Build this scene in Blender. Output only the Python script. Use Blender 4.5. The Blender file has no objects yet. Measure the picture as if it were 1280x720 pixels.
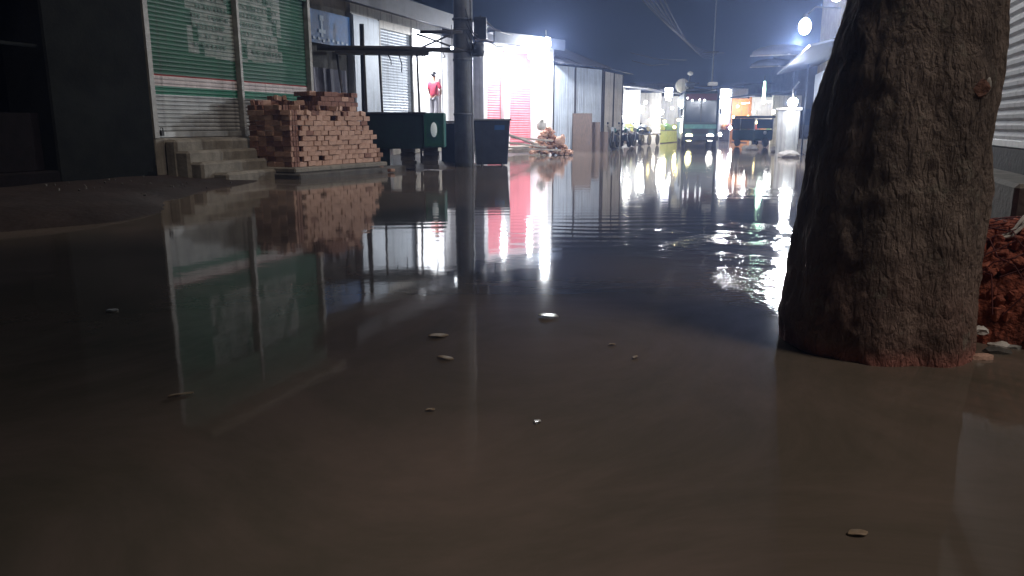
import bpy, bmesh, math, random
from mathutils import Vector, Matrix
random.seed(7)
R = math.radians
SC = bpy.context.scene
COL = SC.collection
CAMZ, F, PITCH = 1.2, 950.0, R(12.12)
CP, SP = math.cos(PITCH), math.sin(PITCH)

# ---------------------------------------------------------------- helpers
def at(px, py, Y):
    """world point seen at a pixel of the photo (1280x720) at distance Y up the street"""
    dx = (px-640)/F; dy = (360-py)/F
    t = Y/(CP+dy*SP)
    return Vector((dx*t, Y, CAMZ+(dy*CP-SP)*t))
def gnd(px, py, z=0.0):
    dx = (px-640)/F; dy = (360-py)/F
    t = (z-CAMZ)/(dy*CP-SP)
    return Vector((dx*t, (CP+dy*SP)*t, z))

class MB:
    """collects shapes; build() links them as one mesh object"""
    def __init__(s): s.bm = bmesh.new()
    def box(s, c, d, rot=(0,0,0), bev=0.0, mi=0, taper=None):
        m = Matrix.Translation(c) @ Matrix.Rotation(rot[2],4,'Z') @ Matrix.Rotation(rot[1],4,'Y') @ Matrix.Rotation(rot[0],4,'X')
        vs = []
        for x in (-.5,.5):
            for y in (-.5,.5):
                for z in (-.5,.5):
                    k = 1.0
                    if taper and z < 0: k = taper
                    vs.append(s.bm.verts.new(m @ Vector((x*d[0]*k, y*d[1]*k, z*d[2]))))
        fs = []
        for q in ((0,1,3,2),(4,6,7,5),(0,4,5,1),(2,3,7,6),(0,2,6,4),(1,5,7,3)):
            f = s.bm.faces.new([vs[i] for i in q]); f.material_index = mi; fs.append(f)
        if bev:
            es = set(e for f in fs for e in f.edges)
            r = bmesh.ops.bevel(s.bm, geom=list(es), offset=bev, segments=1, affect='EDGES')
            for f in r['faces']: f.material_index = mi
        return s
    def ext(s, x0, x1, y0, y1, z0, z1, bev=0.0, mi=0):
        return s.box(((x0+x1)/2,(y0+y1)/2,(z0+z1)/2), (abs(x1-x0),abs(y1-y0),abs(z1-z0)), bev=bev, mi=mi)
    def tube(s, pts, r, n=8, mi=0, cap=True):
        pts = [Vector(p) for p in pts]
        rr = r if isinstance(r,(list,tuple)) else [r]*len(pts)
        rings = []
        for i,p in enumerate(pts):
            a = pts[max(i-1,0)]; b = pts[min(i+1,len(pts)-1)]
            t = (b-a).normalized()
            up = Vector((0,0,1)) if abs(t.z) < .9 else Vector((1,0,0))
            u = t.cross(up).normalized(); v = t.cross(u)
            rings.append([s.bm.verts.new(p+(u*math.cos(2*math.pi*k/n)+v*math.sin(2*math.pi*k/n))*rr[i]) for k in range(n)])
        for a,b in zip(rings, rings[1:]):
            for k in range(n):
                f = s.bm.faces.new((a[k],a[(k+1)%n],b[(k+1)%n],b[k])); f.smooth = True; f.material_index = mi
        if cap:
            for r_ in (rings[0], rings[-1]):
                f = s.bm.faces.new(r_); f.material_index = mi
        return s
    def lathe(s, prof, c=(0,0,0), n=14, mi=0, axis='Z'):
        c = Vector(c); rings = []
        for r, z in prof:
            ring = []
            for k in range(n):
                a = 2*math.pi*k/n
                p = Vector((r*math.cos(a), r*math.sin(a), z))
                if axis == 'X': p = Vector((p.z, p.x, p.y))
                if axis == 'Y': p = Vector((p.x, p.z, p.y))
                ring.append(s.bm.verts.new(c+p))
            rings.append(ring)
        for a,b in zip(rings, rings[1:]):
            for k in range(n):
                f = s.bm.faces.new((a[k],a[(k+1)%n],b[(k+1)%n],b[k])); f.smooth = True; f.material_index = mi
        for r_ in (rings[0], rings[-1]):
            f = s.bm.faces.new(r_); f.material_index = mi
        return s
    def ball(s, c, r, sub=2, squash=(1,1,1), jit=0, mi=0):
        m = Matrix.Translation(c) @ Matrix.Diagonal((squash[0],squash[1],squash[2],1))
        g = bmesh.ops.create_icosphere(s.bm, subdivisions=sub, radius=r, matrix=m)
        for v in g['verts']:
            if jit: v.co += Vector((random.uniform(-1,1),random.uniform(-1,1),random.uniform(-1,1)))*jit
            for f in v.link_faces: f.smooth = jit == 0; f.material_index = mi
        return s
    def quad(s, a, b, c, d, mi=0, smooth=False):
        f = s.bm.faces.new([s.bm.verts.new(Vector(p)) for p in (a,b,c,d)]); f.material_index = mi; f.smooth = smooth
        return s
    def slats(s, x0, x1, z0, z1, y=0.0, pitch=.09, amp=.014, pick=None, nx=1):
        """horizontal roller-shutter slats facing -y; pick(x,z) chooses the paint"""
        n = max(2, int((z1-z0)/pitch)); st = [(0,0),(.25,-1),(.6,-1.15),(.92,-.2),(1,0)]
        rows = []
        for i in range(n):
            for t, a in st[:-1]: rows.append((z0+(i+t)*(z1-z0)/n, y+a*amp))
        rows.append((z1, y))
        grid = [[s.bm.verts.new((x0+(x1-x0)*j/nx, yy, zz)) for j in range(nx+1)] for zz,yy in rows]
        for i in range(len(rows)-1):
            for j in range(nx):
                f = s.bm.faces.new((grid[i][j],grid[i][j+1],grid[i+1][j+1],grid[i+1][j]))
                f.smooth = False
                if pick: f.material_index = pick(x0+(x1-x0)*(j+.5)/nx, (rows[i][0]+rows[i+1][0])/2)
        return s
    def corrug(s, x0, x1, z0, z1, y=0.0, pitch=.1, amp=.018, slope=0.0):
        """vertical corrugated sheet facing -y, thin solid"""
        n = int((x1-x0)/pitch*4)
        a = [[],[]]
        for i in range(n+1):
            x = x0+(x1-x0)*i/n; o = amp*math.sin(i*math.pi/2)
            a[0].append(s.bm.verts.new((x, y+o, z0))); a[1].append(s.bm.verts.new((x, y+o+slope, z1)))
        for i in range(n):
            f = s.bm.faces.new((a[0][i],a[0][i+1],a[1][i+1],a[1][i])); f.smooth = True
        return s
    def build(s, name, m, parent=None, loc=None, smooth=False):
        bmesh.ops.recalc_face_normals(s.bm, faces=s.bm.faces) if len(s.bm.faces) < 40000 and not getattr(s,'norec',0) else None
        me = bpy.data.meshes.new(name); s.bm.to_mesh(me); s.bm.free()
        for k in (m if isinstance(m,(list,tuple)) else [m]): me.materials.append(k)
        o = bpy.data.objects.new(name, me); COL.objects.link(o)
        if parent: o.parent = parent
        if loc is not None: o.location = loc
        return o

def tag(o, label, cat, group=None):
    o['label'] = label; o['category'] = cat
    if group: o['group'] = group
    return o
def thing(name, label, cat, loc=(0,0,0), rz=0.0, group=None):
    o = bpy.data.objects.new(name, None); COL.objects.link(o)
    o.location = loc; o.rotation_euler = (0,0,rz); o.empty_display_size = .2
    return tag(o, label, cat, group)
def kids(o): return [c for c in bpy.data.objects if c.parent == o]
def dup(o, label=None, loc=None, rz=None, parent=None, scale=None):
    c = o.copy(); COL.objects.link(c)
    if parent: c.parent = parent
    if label: c['label'] = label
    if loc is not None: c.location = loc
    if rz is not None: c.rotation_euler = (0,0,rz)
    if scale: c.scale = (scale,)*3
    for k in kids(o):
        dup(k, parent=c)
    return c

# ---------------------------------------------------------------- materials
def mat(name, col, col2=None, rough=.75, scale=3.0, bump=.0, bscale=None, metal=0.0, detail=6, stretch=(1,1,1), spec=.5, streak=0.0, dist=.02, coat=0):
    m = bpy.data.materials.new(name); m.use_nodes = True
    nt = m.node_tree; N = nt.nodes; L = nt.links
    b = N['Principled BSDF']
    b.inputs['Roughness'].default_value = rough; b.inputs['Metallic'].default_value = metal
    b.inputs['Specular IOR Level'].default_value = spec
    b.inputs['Coat Weight'].default_value = coat
    tc = N.new('ShaderNodeTexCoord'); mp = N.new('ShaderNodeMapping'); mp.inputs['Scale'].default_value = stretch
    L.new(tc.outputs['Object'], mp.inputs['Vector'])
    n1 = N.new('ShaderNodeTexNoise'); n1.inputs['Scale'].default_value = scale; n1.inputs['Detail'].default_value = detail
    n1.inputs['Roughness'].default_value = .65
    L.new(mp.outputs[0], n1.inputs['Vector'])
    cr = N.new('ShaderNodeValToRGB')
    c2 = col2 or tuple(c*.62 for c in col)
    cr.color_ramp.elements[0].position = .36; cr.color_ramp.elements[0].color = (*c2,1)
    cr.color_ramp.elements[1].position = .62; cr.color_ramp.elements[1].color = (*col,1)
    L.new(n1.outputs['Fac'], cr.inputs['Fac'])
    out = cr.outputs['Color']
    if streak:
        m2 = N.new('ShaderNodeMapping'); m2.inputs['Scale'].default_value = (5,5,.25)
        L.new(tc.outputs['Object'], m2.inputs['Vector'])
        n3 = N.new('ShaderNodeTexNoise'); n3.inputs['Scale'].default_value = 1.6; n3.inputs['Detail'].default_value = 5
        L.new(m2.outputs[0], n3.inputs['Vector'])
        r3 = N.new('ShaderNodeMapRange'); r3.inputs[1].default_value = .52; r3.inputs[2].default_value = .75
        r3.inputs[3].default_value = 0; r3.inputs[4].default_value = streak
        L.new(n3.outputs['Fac'], r3.inputs[0])
        mx = N.new('ShaderNodeMix'); mx.data_type = 'RGBA'; mx.inputs[7].default_value = (.045,.035,.028,1)
        L.new(r3.outputs[0], mx.inputs[0]); L.new(out, mx.inputs[6]); out = mx.outputs[2]
    L.new(out, b.inputs['Base Color'])
    rr = N.new('ShaderNodeMapRange'); rr.inputs[3].default_value = max(.05, rough-.12); rr.inputs[4].default_value = min(1, rough+.12)
    L.new(n1.outputs['Fac'], rr.inputs[0]); L.new(rr.outputs[0], b.inputs['Roughness'])
    if bump:
        n2 = N.new('ShaderNodeTexNoise'); n2.inputs['Scale'].default_value = bscale or scale*6; n2.inputs['Detail'].default_value = 6
        L.new(mp.outputs[0], n2.inputs['Vector'])
        bp = N.new('ShaderNodeBump'); bp.inputs['Strength'].default_value = bump; bp.inputs['Distance'].default_value = dist
        L.new(n2.outputs['Fac'], bp.inputs['Height']); L.new(bp.outputs[0], b.inputs['Normal'])
    return m
def emis(name, col, s):
    m = bpy.data.materials.new(name); m.use_nodes = True
    b = m.node_tree.nodes['Principled BSDF']; b.inputs['Base Color'].default_value = (.8,.8,.8,1)
    b.inputs['Emission Color'].default_value = (*col,1); b.inputs['Emission Strength'].default_value = s
    return m

M = {}
M['green'] = mat('green_paint', (.03,.12,.075), (.022,.085,.055), .55, 2.0, .15, 30, streak=.35)
M['green2'] = mat('bright_green_paint', (.02,.17,.1), (.016,.12,.075), .5, 2.0, streak=.3)
M['red'] = mat('red_paint', (.42,.04,.035), (.3,.03,.03), .55, 3)
M['white'] = mat('white_paint', (.62,.56,.55), (.45,.4,.4), .6, 3, streak=.5)
M['slat'] = mat('bare_steel_slat', (.42,.43,.42), (.28,.29,.29), .5, 2.5, .1, 30, metal=.25, streak=.5)
M['rail'] = mat('steel_rail', (.4,.4,.38), (.22,.21,.19), .5, 4, streak=.4)
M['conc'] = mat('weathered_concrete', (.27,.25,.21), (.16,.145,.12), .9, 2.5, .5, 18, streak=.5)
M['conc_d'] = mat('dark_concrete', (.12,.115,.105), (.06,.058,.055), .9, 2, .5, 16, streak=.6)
M['plaster'] = mat('grimy_plaster', (.42,.42,.4), (.3,.3,.29), .85, 1.6, .25, 16, streak=.7)
M['brick'] = mat('clay_brick', (.55,.35,.26), (.42,.25,.185), .92, 9, .6, 40)
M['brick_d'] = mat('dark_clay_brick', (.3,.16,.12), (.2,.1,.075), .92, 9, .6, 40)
M['brick_p'] = mat('pale_clay_brick', (.6,.39,.3), (.46,.29,.22), .92, 9, .6, 40)
M['soot'] = mat('sooty_timber', (.012,.009,.01), (.006,.005,.005), .95, 3, .3, 20, spec=.1)  # near-black base colour stands in for the stall's deep shade
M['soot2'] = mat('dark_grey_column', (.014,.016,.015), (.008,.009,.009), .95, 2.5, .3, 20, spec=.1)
M['wood_d'] = mat('dark_timber', (.05,.045,.045), (.025,.022,.022), .8, 4, .4, 24, stretch=(1,1,4))
M['wood'] = mat('brown_board', (.12,.085,.07), (.07,.05,.04), .85, 5, .4, 20, stretch=(6,6,1), streak=.3)
M['plank'] = mat('pale_plank', (.45,.41,.37), (.28,.25,.22), .8, 5, .3, 20)
M['dgreen'] = mat('dark_green_metal', (.01,.038,.036), (.007,.022,.026), .5, 4, .2, 20, metal=.2)
M['panelg'] = mat('green_panel', (.02,.15,.11), (.015,.09,.09), .45, 5)
M['navy'] = mat('dark_blue_grey_metal', (.045,.055,.075), (.028,.033,.045), .5, 3, .2, 20, metal=.3, streak=.4)
M['blue'] = mat('blue_paint', (.02,.11,.32), (.015,.07,.2), .5, 3)
M['bsign'] = mat('blue_sign_cloth', (.02,.13,.36), (.015,.08,.24), .6, 3)
M['pole'] = mat('concrete_pole', (.13,.14,.15), (.085,.09,.1), .8, 3, .3, 25, streak=.6)
M['steel'] = mat('galvanised_pipe', (.55,.57,.6), (.4,.42,.45), .35, 5, metal=.7)
M['black'] = mat('black_rubber', (.018,.018,.02), (.012,.012,.013), .6, 6)
M['cable'] = mat('cable_sheath', (.06,.06,.075), (.04,.04,.05), .6, 6)
M['sheet'] = mat('pale_blue_sheet', (.52,.58,.66), (.4,.45,.52), .5, 1.5, .1, 14, metal=.15, streak=.5)
M['sheet2'] = mat('cream_sheet', (.6,.57,.52), (.45,.42,.38), .55, 1.5, .1, 14, streak=.5)
M['roof'] = mat('rusted_roof_sheet', (.07,.075,.095), (.04,.042,.05), .6, 2, .2, 14, metal=.3, streak=.4)
M['tarp'] = mat('dark_tarpaulin', (.03,.04,.06), (.02,.025,.04), .6, 2, .4, 6)
M['pink'] = mat('salmon_red_paint', (.6,.18,.21), (.5,.14,.17), .55, 1.6, streak=.2)
M['white2'] = mat('whitewash', (.78,.78,.8), (.62,.62,.64), .7, 2, .1, 14, streak=.25)
M['mud'] = None
M['bulb'] = emis('lit_bulb', (.93,.96,1), 90)
M['bulb_w'] = emis('lit_bulb_warm', (1,.95,.8), 60)
M['tubeE'] = emis('lit_tube', (.92,.97,1), 30)
M['tubeG'] = emis('lit_green_tube', (.6,1,.75), 9)
M['headE'] = emis('lit_headlight', (1,.93,.45), 28)
M['headW'] = emis('lit_headlight_white', (1,.97,.9), 22)
M['signE'] = emis('lit_sign', (.85,.85,1), 7)
M['smallE'] = emis('lit_marker', (.85,.92,1), 12)
M['glass'] = mat('dark_glass', (.03,.05,.085), (.022,.04,.07), .12, 2)
M['dteal'] = mat('dark_teal_body', (.012,.04,.06), (.008,.026,.04), .4, 3)
M['teal'] = mat('teal_paint', (.02,.16,.17), (.014,.1,.11), .4, 3, coat=.3)
M['yellow'] = mat('yellow_fruit', (.42,.4,.08), (.2,.26,.04), .5, 6)
M['orange'] = mat('orange_fruit', (.6,.25,.06), (.45,.16,.04), .5, 6)
M['applered'] = mat('red_fruit', (.4,.08,.06), (.3,.05,.04), .45, 6)
M['leafg'] = mat('green_goods', (.12,.25,.04), (.07,.16,.03), .6, 6)
M['skin'] = mat('skin', (.3,.17,.11), (.24,.13,.085), .6, 6)
M['hair'] = mat('black_hair', (.012,.01,.012), None, .5, 12)
M['shirt'] = mat('red_shirt_cloth', (.4,.025,.06), (.3,.02,.045), .8, 8, .2, 40)
M['trouser'] = mat('grey_trouser_cloth', (.3,.29,.32), (.22,.21,.24), .85, 8, .2, 40)
M['white3'] = mat('white_rag', (.7,.68,.64), (.5,.48,.44), .8, 8, .3, 30)
M['leafd'] = mat('dead_leaf', (.42,.33,.24), (.28,.2,.13), .7, 20, .2, 60)
M['plastic'] = mat('white_plastic_scrap', (.75,.75,.75), (.6,.6,.6), .3, 10)

# brighter lettering stays plain geometry proud of the slats
M['letter'] = mat('faded_white_lettering', (.3,.33,.31), (.14,.2,.17), .6, 5, streak=.3)

# bark
def bark():
    m = mat('bark', (.36,.285,.24), (.12,.094,.08), .95, 3.2, .0, detail=10, stretch=(1,1,.6))
    nt = m.node_tree; N = nt.nodes; L = nt.links; b = N['Principled BSDF']
    tc = N.new('ShaderNodeTexCoord'); mp = N.new('ShaderNodeMapping'); mp.inputs['Scale'].default_value = (7,7,2.6)
    L.new(tc.outputs['Object'], mp.inputs['Vector'])
    v = N.new('ShaderNodeTexVoronoi'); v.feature = 'DISTANCE_TO_EDGE'; v.inputs['Scale'].default_value = 2.2
    nz = N.new('ShaderNodeTexNoise'); nz.inputs['Scale'].default_value = 3; nz.inputs['Detail'].default_value = 8
    L.new(mp.outputs[0], nz.inputs['Vector'])
    ad = N.new('ShaderNodeMixRGB'); ad.blend_type = 'ADD'; ad.inputs[0].default_value = 1
    L.new(mp.outputs[0], ad.inputs[1]); L.new(nz.outputs['Color'], ad.inputs[2]); L.new(ad.outputs[0], v.inputs['Vector'])
    n2 = N.new('ShaderNodeTexNoise'); n2.inputs['Scale'].default_value = 22; n2.inputs['Detail'].default_value = 8; n2.inputs['Roughness'].default_value = .7
    L.new(tc.outputs['Object'], n2.inputs['Vector'])
    mr = N.new('ShaderNodeMapRange'); mr.inputs[2].default_value = .35; L.new(v.outputs['Distance'], mr.inputs[0])
    am = N.new('ShaderNodeMath'); am.operation = 'MULTIPLY_ADD'; am.inputs[1].default_value = .7
    L.new(n2.outputs['Fac'], am.inputs[2]); L.new(mr.outputs[0], am.inputs[0])
    bp = N.new('ShaderNodeBump'); bp.inputs['Strength'].default_value = .9; bp.inputs['Distance'].default_value = .03
    L.new(am.outputs[0], bp.inputs['Height']); L.new(bp.outputs[0], b.inputs['Normal'])
    # red light painted into the lowest metre and waterline, grey-green lichen patches higher
    old = b.inputs['Base Color'].links[0].from_socket
    sx = N.new('ShaderNodeSeparateXYZ'); L.new(tc.outputs['Object'], sx.inputs[0])
    hz = N.new('ShaderNodeMapRange'); hz.inputs[1].default_value = .75; hz.inputs[2].default_value = .0; hz.inputs[4].default_value = .65
    L.new(sx.outputs['Z'], hz.inputs[0])
    n4 = N.new('ShaderNodeTexNoise'); n4.inputs['Scale'].default_value = 4; n4.inputs['Detail'].default_value = 8
    L.new(tc.outputs['Object'], n4.inputs['Vector'])
    mu = N.new('ShaderNodeMath'); mu.operation = 'MULTIPLY'; L.new(hz.outputs[0], mu.inputs[0]); L.new(n4.outputs['Fac'], mu.inputs[1])
    mx = N.new('ShaderNodeMix'); mx.data_type = 'RGBA'; mx.inputs[7].default_value = (.34,.12,.085,1)
    L.new(mu.outputs[0], mx.inputs[0]); L.new(old, mx.inputs[6])
    n5 = N.new('ShaderNodeTexNoise'); n5.inputs['Scale'].default_value = 6; n5.inputs['Detail'].default_value = 9; n5.inputs['Roughness'].default_value = .75
    L.new(tc.outputs['Object'], n5.inputs['Vector'])
    r5 = N.new('ShaderNodeMapRange'); r5.inputs[1].default_value = .56; r5.inputs[2].default_value = .68; r5.inputs[4].default_value = .75
    L.new(n5.outputs['Fac'], r5.inputs[0])
    m5 = N.new('ShaderNodeMix'); m5.data_type = 'RGBA'; m5.inputs[7].default_value = (.34,.33,.27,1)
    L.new(r5.outputs[0], m5.inputs[0]); L.new(mx.outputs[2], m5.inputs[6]); wl_ = N.new('ShaderNodeMapRange'); wl_.inputs[1].default_value = .1; wl_.inputs[2].default_value = .02; wl_.inputs[4].default_value = .8
    L.new(sx.outputs['Z'], wl_.inputs[0]); m6 = N.new('ShaderNodeMix'); m6.data_type = 'RGBA'; m6.inputs[7].default_value = (.5,.2,.16,1)  # pinkish waterline ring is red light put into the bark colour
    L.new(wl_.outputs[0], m6.inputs[0]); L.new(m5.outputs[2], m6.inputs[6]); L.new(m6.outputs[2], b.inputs['Base Color'])
    return m
M['bark'] = bark()

def water_mat():
    m = bpy.data.materials.new('muddy_flood_water'); m.use_nodes = True
    nt = m.node_tree; N = nt.nodes; L = nt.links; b = N['Principled BSDF']
    b.inputs['IOR'].default_value = 1.33; b.inputs['Roughness'].default_value = .05
    g = N.new('ShaderNodeNewGeometry')
    # suspended silt, a little uneven
    n0 = N.new('ShaderNodeTexNoise'); n0.inputs['Scale'].default_value = .45; n0.inputs['Detail'].default_value = 4
    L.new(g.outputs['Position'], n0.inputs['Vector'])
    cr = N.new('ShaderNodeValToRGB')
    n0.inputs['Roughness'].default_value = .7; n0.inputs['Distortion'].default_value = 1.2; n0.inputs['Detail'].default_value = 9
    cr.color_ramp.elements[0].position = .33; cr.color_ramp.elements[0].color = (.105,.096,.073,1)
    cr.color_ramp.elements[1].position = .66; cr.color_ramp.elements[1].color = (.215,.163,.137,1)
    L.new(n0.outputs['Fac'], cr.inputs[0]); L.new(cr.outputs[0], b.inputs['Base Color'])
    def noise(sc, det, st=(1,1,1)):
        mp = N.new('ShaderNodeMapping'); mp.inputs['Scale'].default_value = st
        n = N.new('ShaderNodeTexNoise'); n.inputs['Scale'].default_value = sc; n.inputs['Detail'].default_value = det
        L.new(g.outputs['Position'], mp.inputs['Vector']); L.new(mp.outputs[0], n.inputs['Vector']); return n.outputs['Fac']
    def math_(op, a, c=None, v=None):
        x = N.new('ShaderNodeMath'); x.operation = op
        L.new(a, x.inputs[0])
        if c is not None: L.new(c, x.inputs[1])
        if v is not None: x.inputs[1].default_value = v
        return x.outputs[0]
    def blob(cx, cy, r0, r1, sx=1.0):
        mp = N.new('ShaderNodeMapping'); mp.inputs['Location'].default_value = (-cx*sx,-cy,0); mp.inputs['Scale'].default_value = (sx,1,1)
        L.new(g.outputs['Position'], mp.inputs['Vector'])
        ln = N.new('ShaderNodeVectorMath'); ln.operation = 'LENGTH'; L.new(mp.outputs[0], ln.inputs[0])
        mr = N.new('ShaderNodeMapRange'); mr.interpolation_type = 'SMOOTHSTEP'; mr.inputs[1].default_value = r1; mr.inputs[2].default_value = r0
        L.new(ln.outputs['Value'], mr.inputs[0]); return mr.outputs[0]
    swell = math_('MULTIPLY', noise(1.1, 2), v=WAVE['swell'])
    fine = math_('MULTIPLY', noise(7, 2), v=WAVE['fine'])
    far = math_('MULTIPLY', noise(3.0, 3, (.5,1.6,1)), v=WAVE['far'])
    sy = N.new('ShaderNodeSeparateXYZ'); L.new(g.outputs['Position'], sy.inputs[0])
    fm = N.new('ShaderNodeMapRange'); fm.inputs[1].default_value = 7; fm.inputs[2].default_value = 24
    L.new(sy.outputs['Y'], fm.inputs[0])
    far = math_('MULTIPLY', far, fm.outputs[0])
    # choppy water beside the tree and a train of ripples in mid street
    chop = math_('MULTIPLY', noise(9, 4, (.8,1.2,1)), v=WAVE['chop'])
    mask = math_('ADD', blob(3.0, 7.6, .7, 2.6, 1.0), blob(5.0, 13.5, .3, 2.4, 1.2))
    nm = N.new('ShaderNodeMapRange'); nm.inputs[1].default_value = .42; nm.inputs[2].default_value = .6; L.new(noise(1.6,3), nm.inputs[0])
    chop = math_('MULTIPLY', math_('MULTIPLY', chop, mask), nm.outputs[0])
    wv = N.new('ShaderNodeTexWave'); wv.bands_direction = 'Y'; wv.inputs['Scale'].default_value = .9
    wv.inputs['Distortion'].default_value = 5; wv.inputs['Detail'].default_value = 2; wv.inputs['Detail Scale'].default_value = .7
    L.new(g.outputs['Position'], wv.inputs['Vector'])
    rip = math_('MULTIPLY', math_('MULTIPLY', wv.outputs['Fac'], v=WAVE['rip']), math_('MULTIPLY', blob(.75, 9.3, .1, 2.6, .9), noise(.9,3)))
    spark = math_('MULTIPLY', math_('MULTIPLY', noise(17, 3, (.8,1.3,1)), v=WAVE['spark']), blob(2.0, 5.6, .1, 1.25, 1.9))
    fine = math_('ADD', fine, spark)
    h = swell
    for x in (fine, far, chop, rip): h = math_('ADD', h, x)
    bp = N.new('ShaderNodeBump'); bp.inputs['Strength'].default_value = 1; bp.inputs['Distance'].default_value = 1
    L.new(h, bp.inputs['Height']); L.new(bp.outputs[0], b.inputs['Normal'])
    return m
WAVE = dict(swell=.0016, fine=.0004, far=.0020, chop=.009, rip=.003, spark=.011)

# ---------------------------------------------------------------- camera, sky, sun, air
cam_d = bpy.data.cameras.new('camera'); cam = bpy.data.objects.new('camera', cam_d); COL.objects.link(cam)
cam.location = (0,0,CAMZ); cam.rotation_euler = (R(90)-PITCH, 0, 0)
cam_d.lens = F/1280*36; cam_d.sensor_width = 36; cam_d.clip_end = 2000; cam_d.clip_start = .05
SC.camera = cam

SUN_DIR = Vector((.8,-.6,0)).normalized(); SUN_EL = R(58)
w = bpy.data.worlds.new('World'); SC.world = w; w.use_nodes = True
nt = w.node_tree; bg = nt.nodes['Background']
sky = nt.nodes.new('ShaderNodeTexSky'); sky.sky_type = 'NISHITA'; sky.sun_disc = False
sky.sun_elevation = SUN_EL; sky.sun_rotation = math.atan2(SUN_DIR.x, SUN_DIR.y)
sky.air_density = 1.0; sky.dust_density = .4; sky.ozone_density = 3.0
nt.links.new(sky.outputs[0], bg.inputs['Color']); bg.inputs['Strength'].default_value = .0017
sl = bpy.data.lights.new('moonlike_sun','SUN'); sl.energy = .95; sl.angle = R(14); sl.color = (1,.86,.74)
so = bpy.data.objects.new('sun', sl); COL.objects.link(so)
sd = Vector((SUN_DIR.x*math.cos(SUN_EL), SUN_DIR.y*math.cos(SUN_EL), math.sin(SUN_EL)))
so.rotation_euler = sd.to_track_quat('Z','Y').to_euler()

SC.view_settings.view_transform = 'Standard'; SC.view_settings.look = 'None'
SC.view_settings.exposure = 0; SC.view_settings.gamma = 1
cy = SC.cycles
cy.use_denoising = True; cy.sample_clamp_indirect = 3; cy.max_bounces = 7; cy.volume_bounces = 0
cy.caustics_reflective = False; cy.caustics_refractive = False
cy.diffuse_bounces = 3; cy.glossy_bounces = 3; cy.blur_glossy = .5

HAZE = .0027
hm = bpy.data.materials.new('night_haze'); hm.use_nodes = True
hn = hm.node_tree; hn.nodes.remove(hn.nodes['Principled BSDF'])
pv = hn.nodes.new('ShaderNodeVolumePrincipled'); pv.inputs['Color'].default_value = (.4,.54,1,1)
pv.inputs['Density'].default_value = HAZE; pv.inputs['Anisotropy'].default_value = .7
hn.links.new(pv.outputs[0], hn.nodes['Material Output'].inputs['Volume'])
hz = MB().ext(-130,150,-30,190,-1.6,14.5).build('haze', hm); hz['kind'] = 'stuff'
tag(hz, 'damp night haze glowing round the street lamps', 'haze'); del hz['category']

def lamp(name, loc, watts, r=.1, col=(.93,.96,1), parent=None):
    l = bpy.data.lights.new(name,'POINT'); l.energy = watts; l.shadow_soft_size = r; l.color = col
    o = bpy.data.objects.new(name, l); COL.objects.link(o); o.location = loc
    if parent: o.parent = parent
    return o
def area(name, loc, rot, sx, sy, watts, col=(.93,.97,1)):
    l = bpy.data.lights.new(name,'AREA'); l.shape = 'RECTANGLE'; l.size = sx; l.size_y = sy; l.energy = watts; l.color = col
    o = bpy.data.objects.new(name, l); COL.objects.link(o); o.location = loc; o.rotation_euler = rot
    return o

# ---------------------------------------------------------------- ground and water
def lerp_poly(P, y):
    if y <= P[0][1]: return P[0][0]
    for a,b in zip(P, P[1:]):
        if y <= b[1]: return a[0]+(b[0]-a[0])*(y-a[1])/(b[1]-a[1])
    return P[-1][0]+.348*(y-P[-1][1])
EL = [(-7.5,-12),(-6.4,4)]
for px,py in ((0,292),(110,284),(200,276),(238,242),(340,225),(420,218),(490,215),(600,207),(626,196),(700,190),(775,186)):
    p = gnd(px,py); EL.append((p.x,p.y))
EL.sort(key=lambda q:q[1])
for i in range(1,len(EL)):
    if EL[i][0] < EL[i-1][0]-.9: EL[i] = (EL[i-1][0]-.9, EL[i][1])
ER = [(9.5,-12),(8.5,1.5),(5.5,3.0),(3.3,3.7),(2.65,4.2),(2.9,5.2),(3.9,7.0),(6.2,14),(8.7,22),(12.2,33),(15.6,43)]
def fbm(x, y, s=1.0):
    return (math.sin(x*1.7*s+1.3*math.sin(y*1.1*s))+math.sin(y*2.3*s+1.7*math.sin(x*.9*s))+.5*math.sin(x*5.1*s+y*3.7*s)+.3*math.sin(x*11*s-y*9*s))/2.8
def gz(x, y):
    dl = (lerp_poly(EL,y)-x)*.94; dr = (x-lerp_poly(ER,y))*.94
    d = max(dl, dr)+.22*fbm(x,y)
    z = -.28+.34/(1+math.exp(-min(30,max(-30,(d)*3.2))))*1.0
    if d > 0: z += min(.14, d*.07)
    z += .02*fbm(x*2.3,y*2.1)*(1 if d > -.3 else .3)
    if -11 < d < -1.2: z = min(z, -.12)
    return z+.02
def axis(lo, hi, step, far):
    a = []; x = lo
    while x <= hi: a.append(x); x += step
    k = step
    while a[-1] < far: k *= 1.35; a.append(a[-1]+k)
    k = step
    while a[0] > -far: k *= 1.35; a.insert(0, a[0]-k)
    return a
xs = axis(-12, 18, .3, 400); ys = axis(-4, 48, .3, 600)
bm = bmesh.new()
gv = [[bm.verts.new((x,y,gz(x,y))) for x in xs] for y in ys]
for j in range(len(ys)-1):
    for i in range(len(xs)-1):
        bm.faces.new((gv[j][i],gv[j][i+1],gv[j+1][i+1],gv[j+1][i])).smooth = True
me = bpy.data.meshes.new('ground'); bm.to_mesh(me); bm.free()
M['mud'] = mat('wet_mud', (.036,.025,.022), (.024,.017,.015), .6, 1.2, .7, 9, dist=.03)
me.materials.append(M['mud']); go = bpy.data.objects.new('ground', me); COL.objects.link(go)
go['kind'] = 'structure'; go['label'] = 'dark wet mud bank along the shop fronts'
wb = MB(); wb.quad((-14,-14,0),(30,-14,0),(60,130,0),(-2,130,0))
wo = wb.build('water', water_mat()); wo['kind'] = 'structure'; wo['label'] = 'muddy flood water filling the street'

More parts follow.
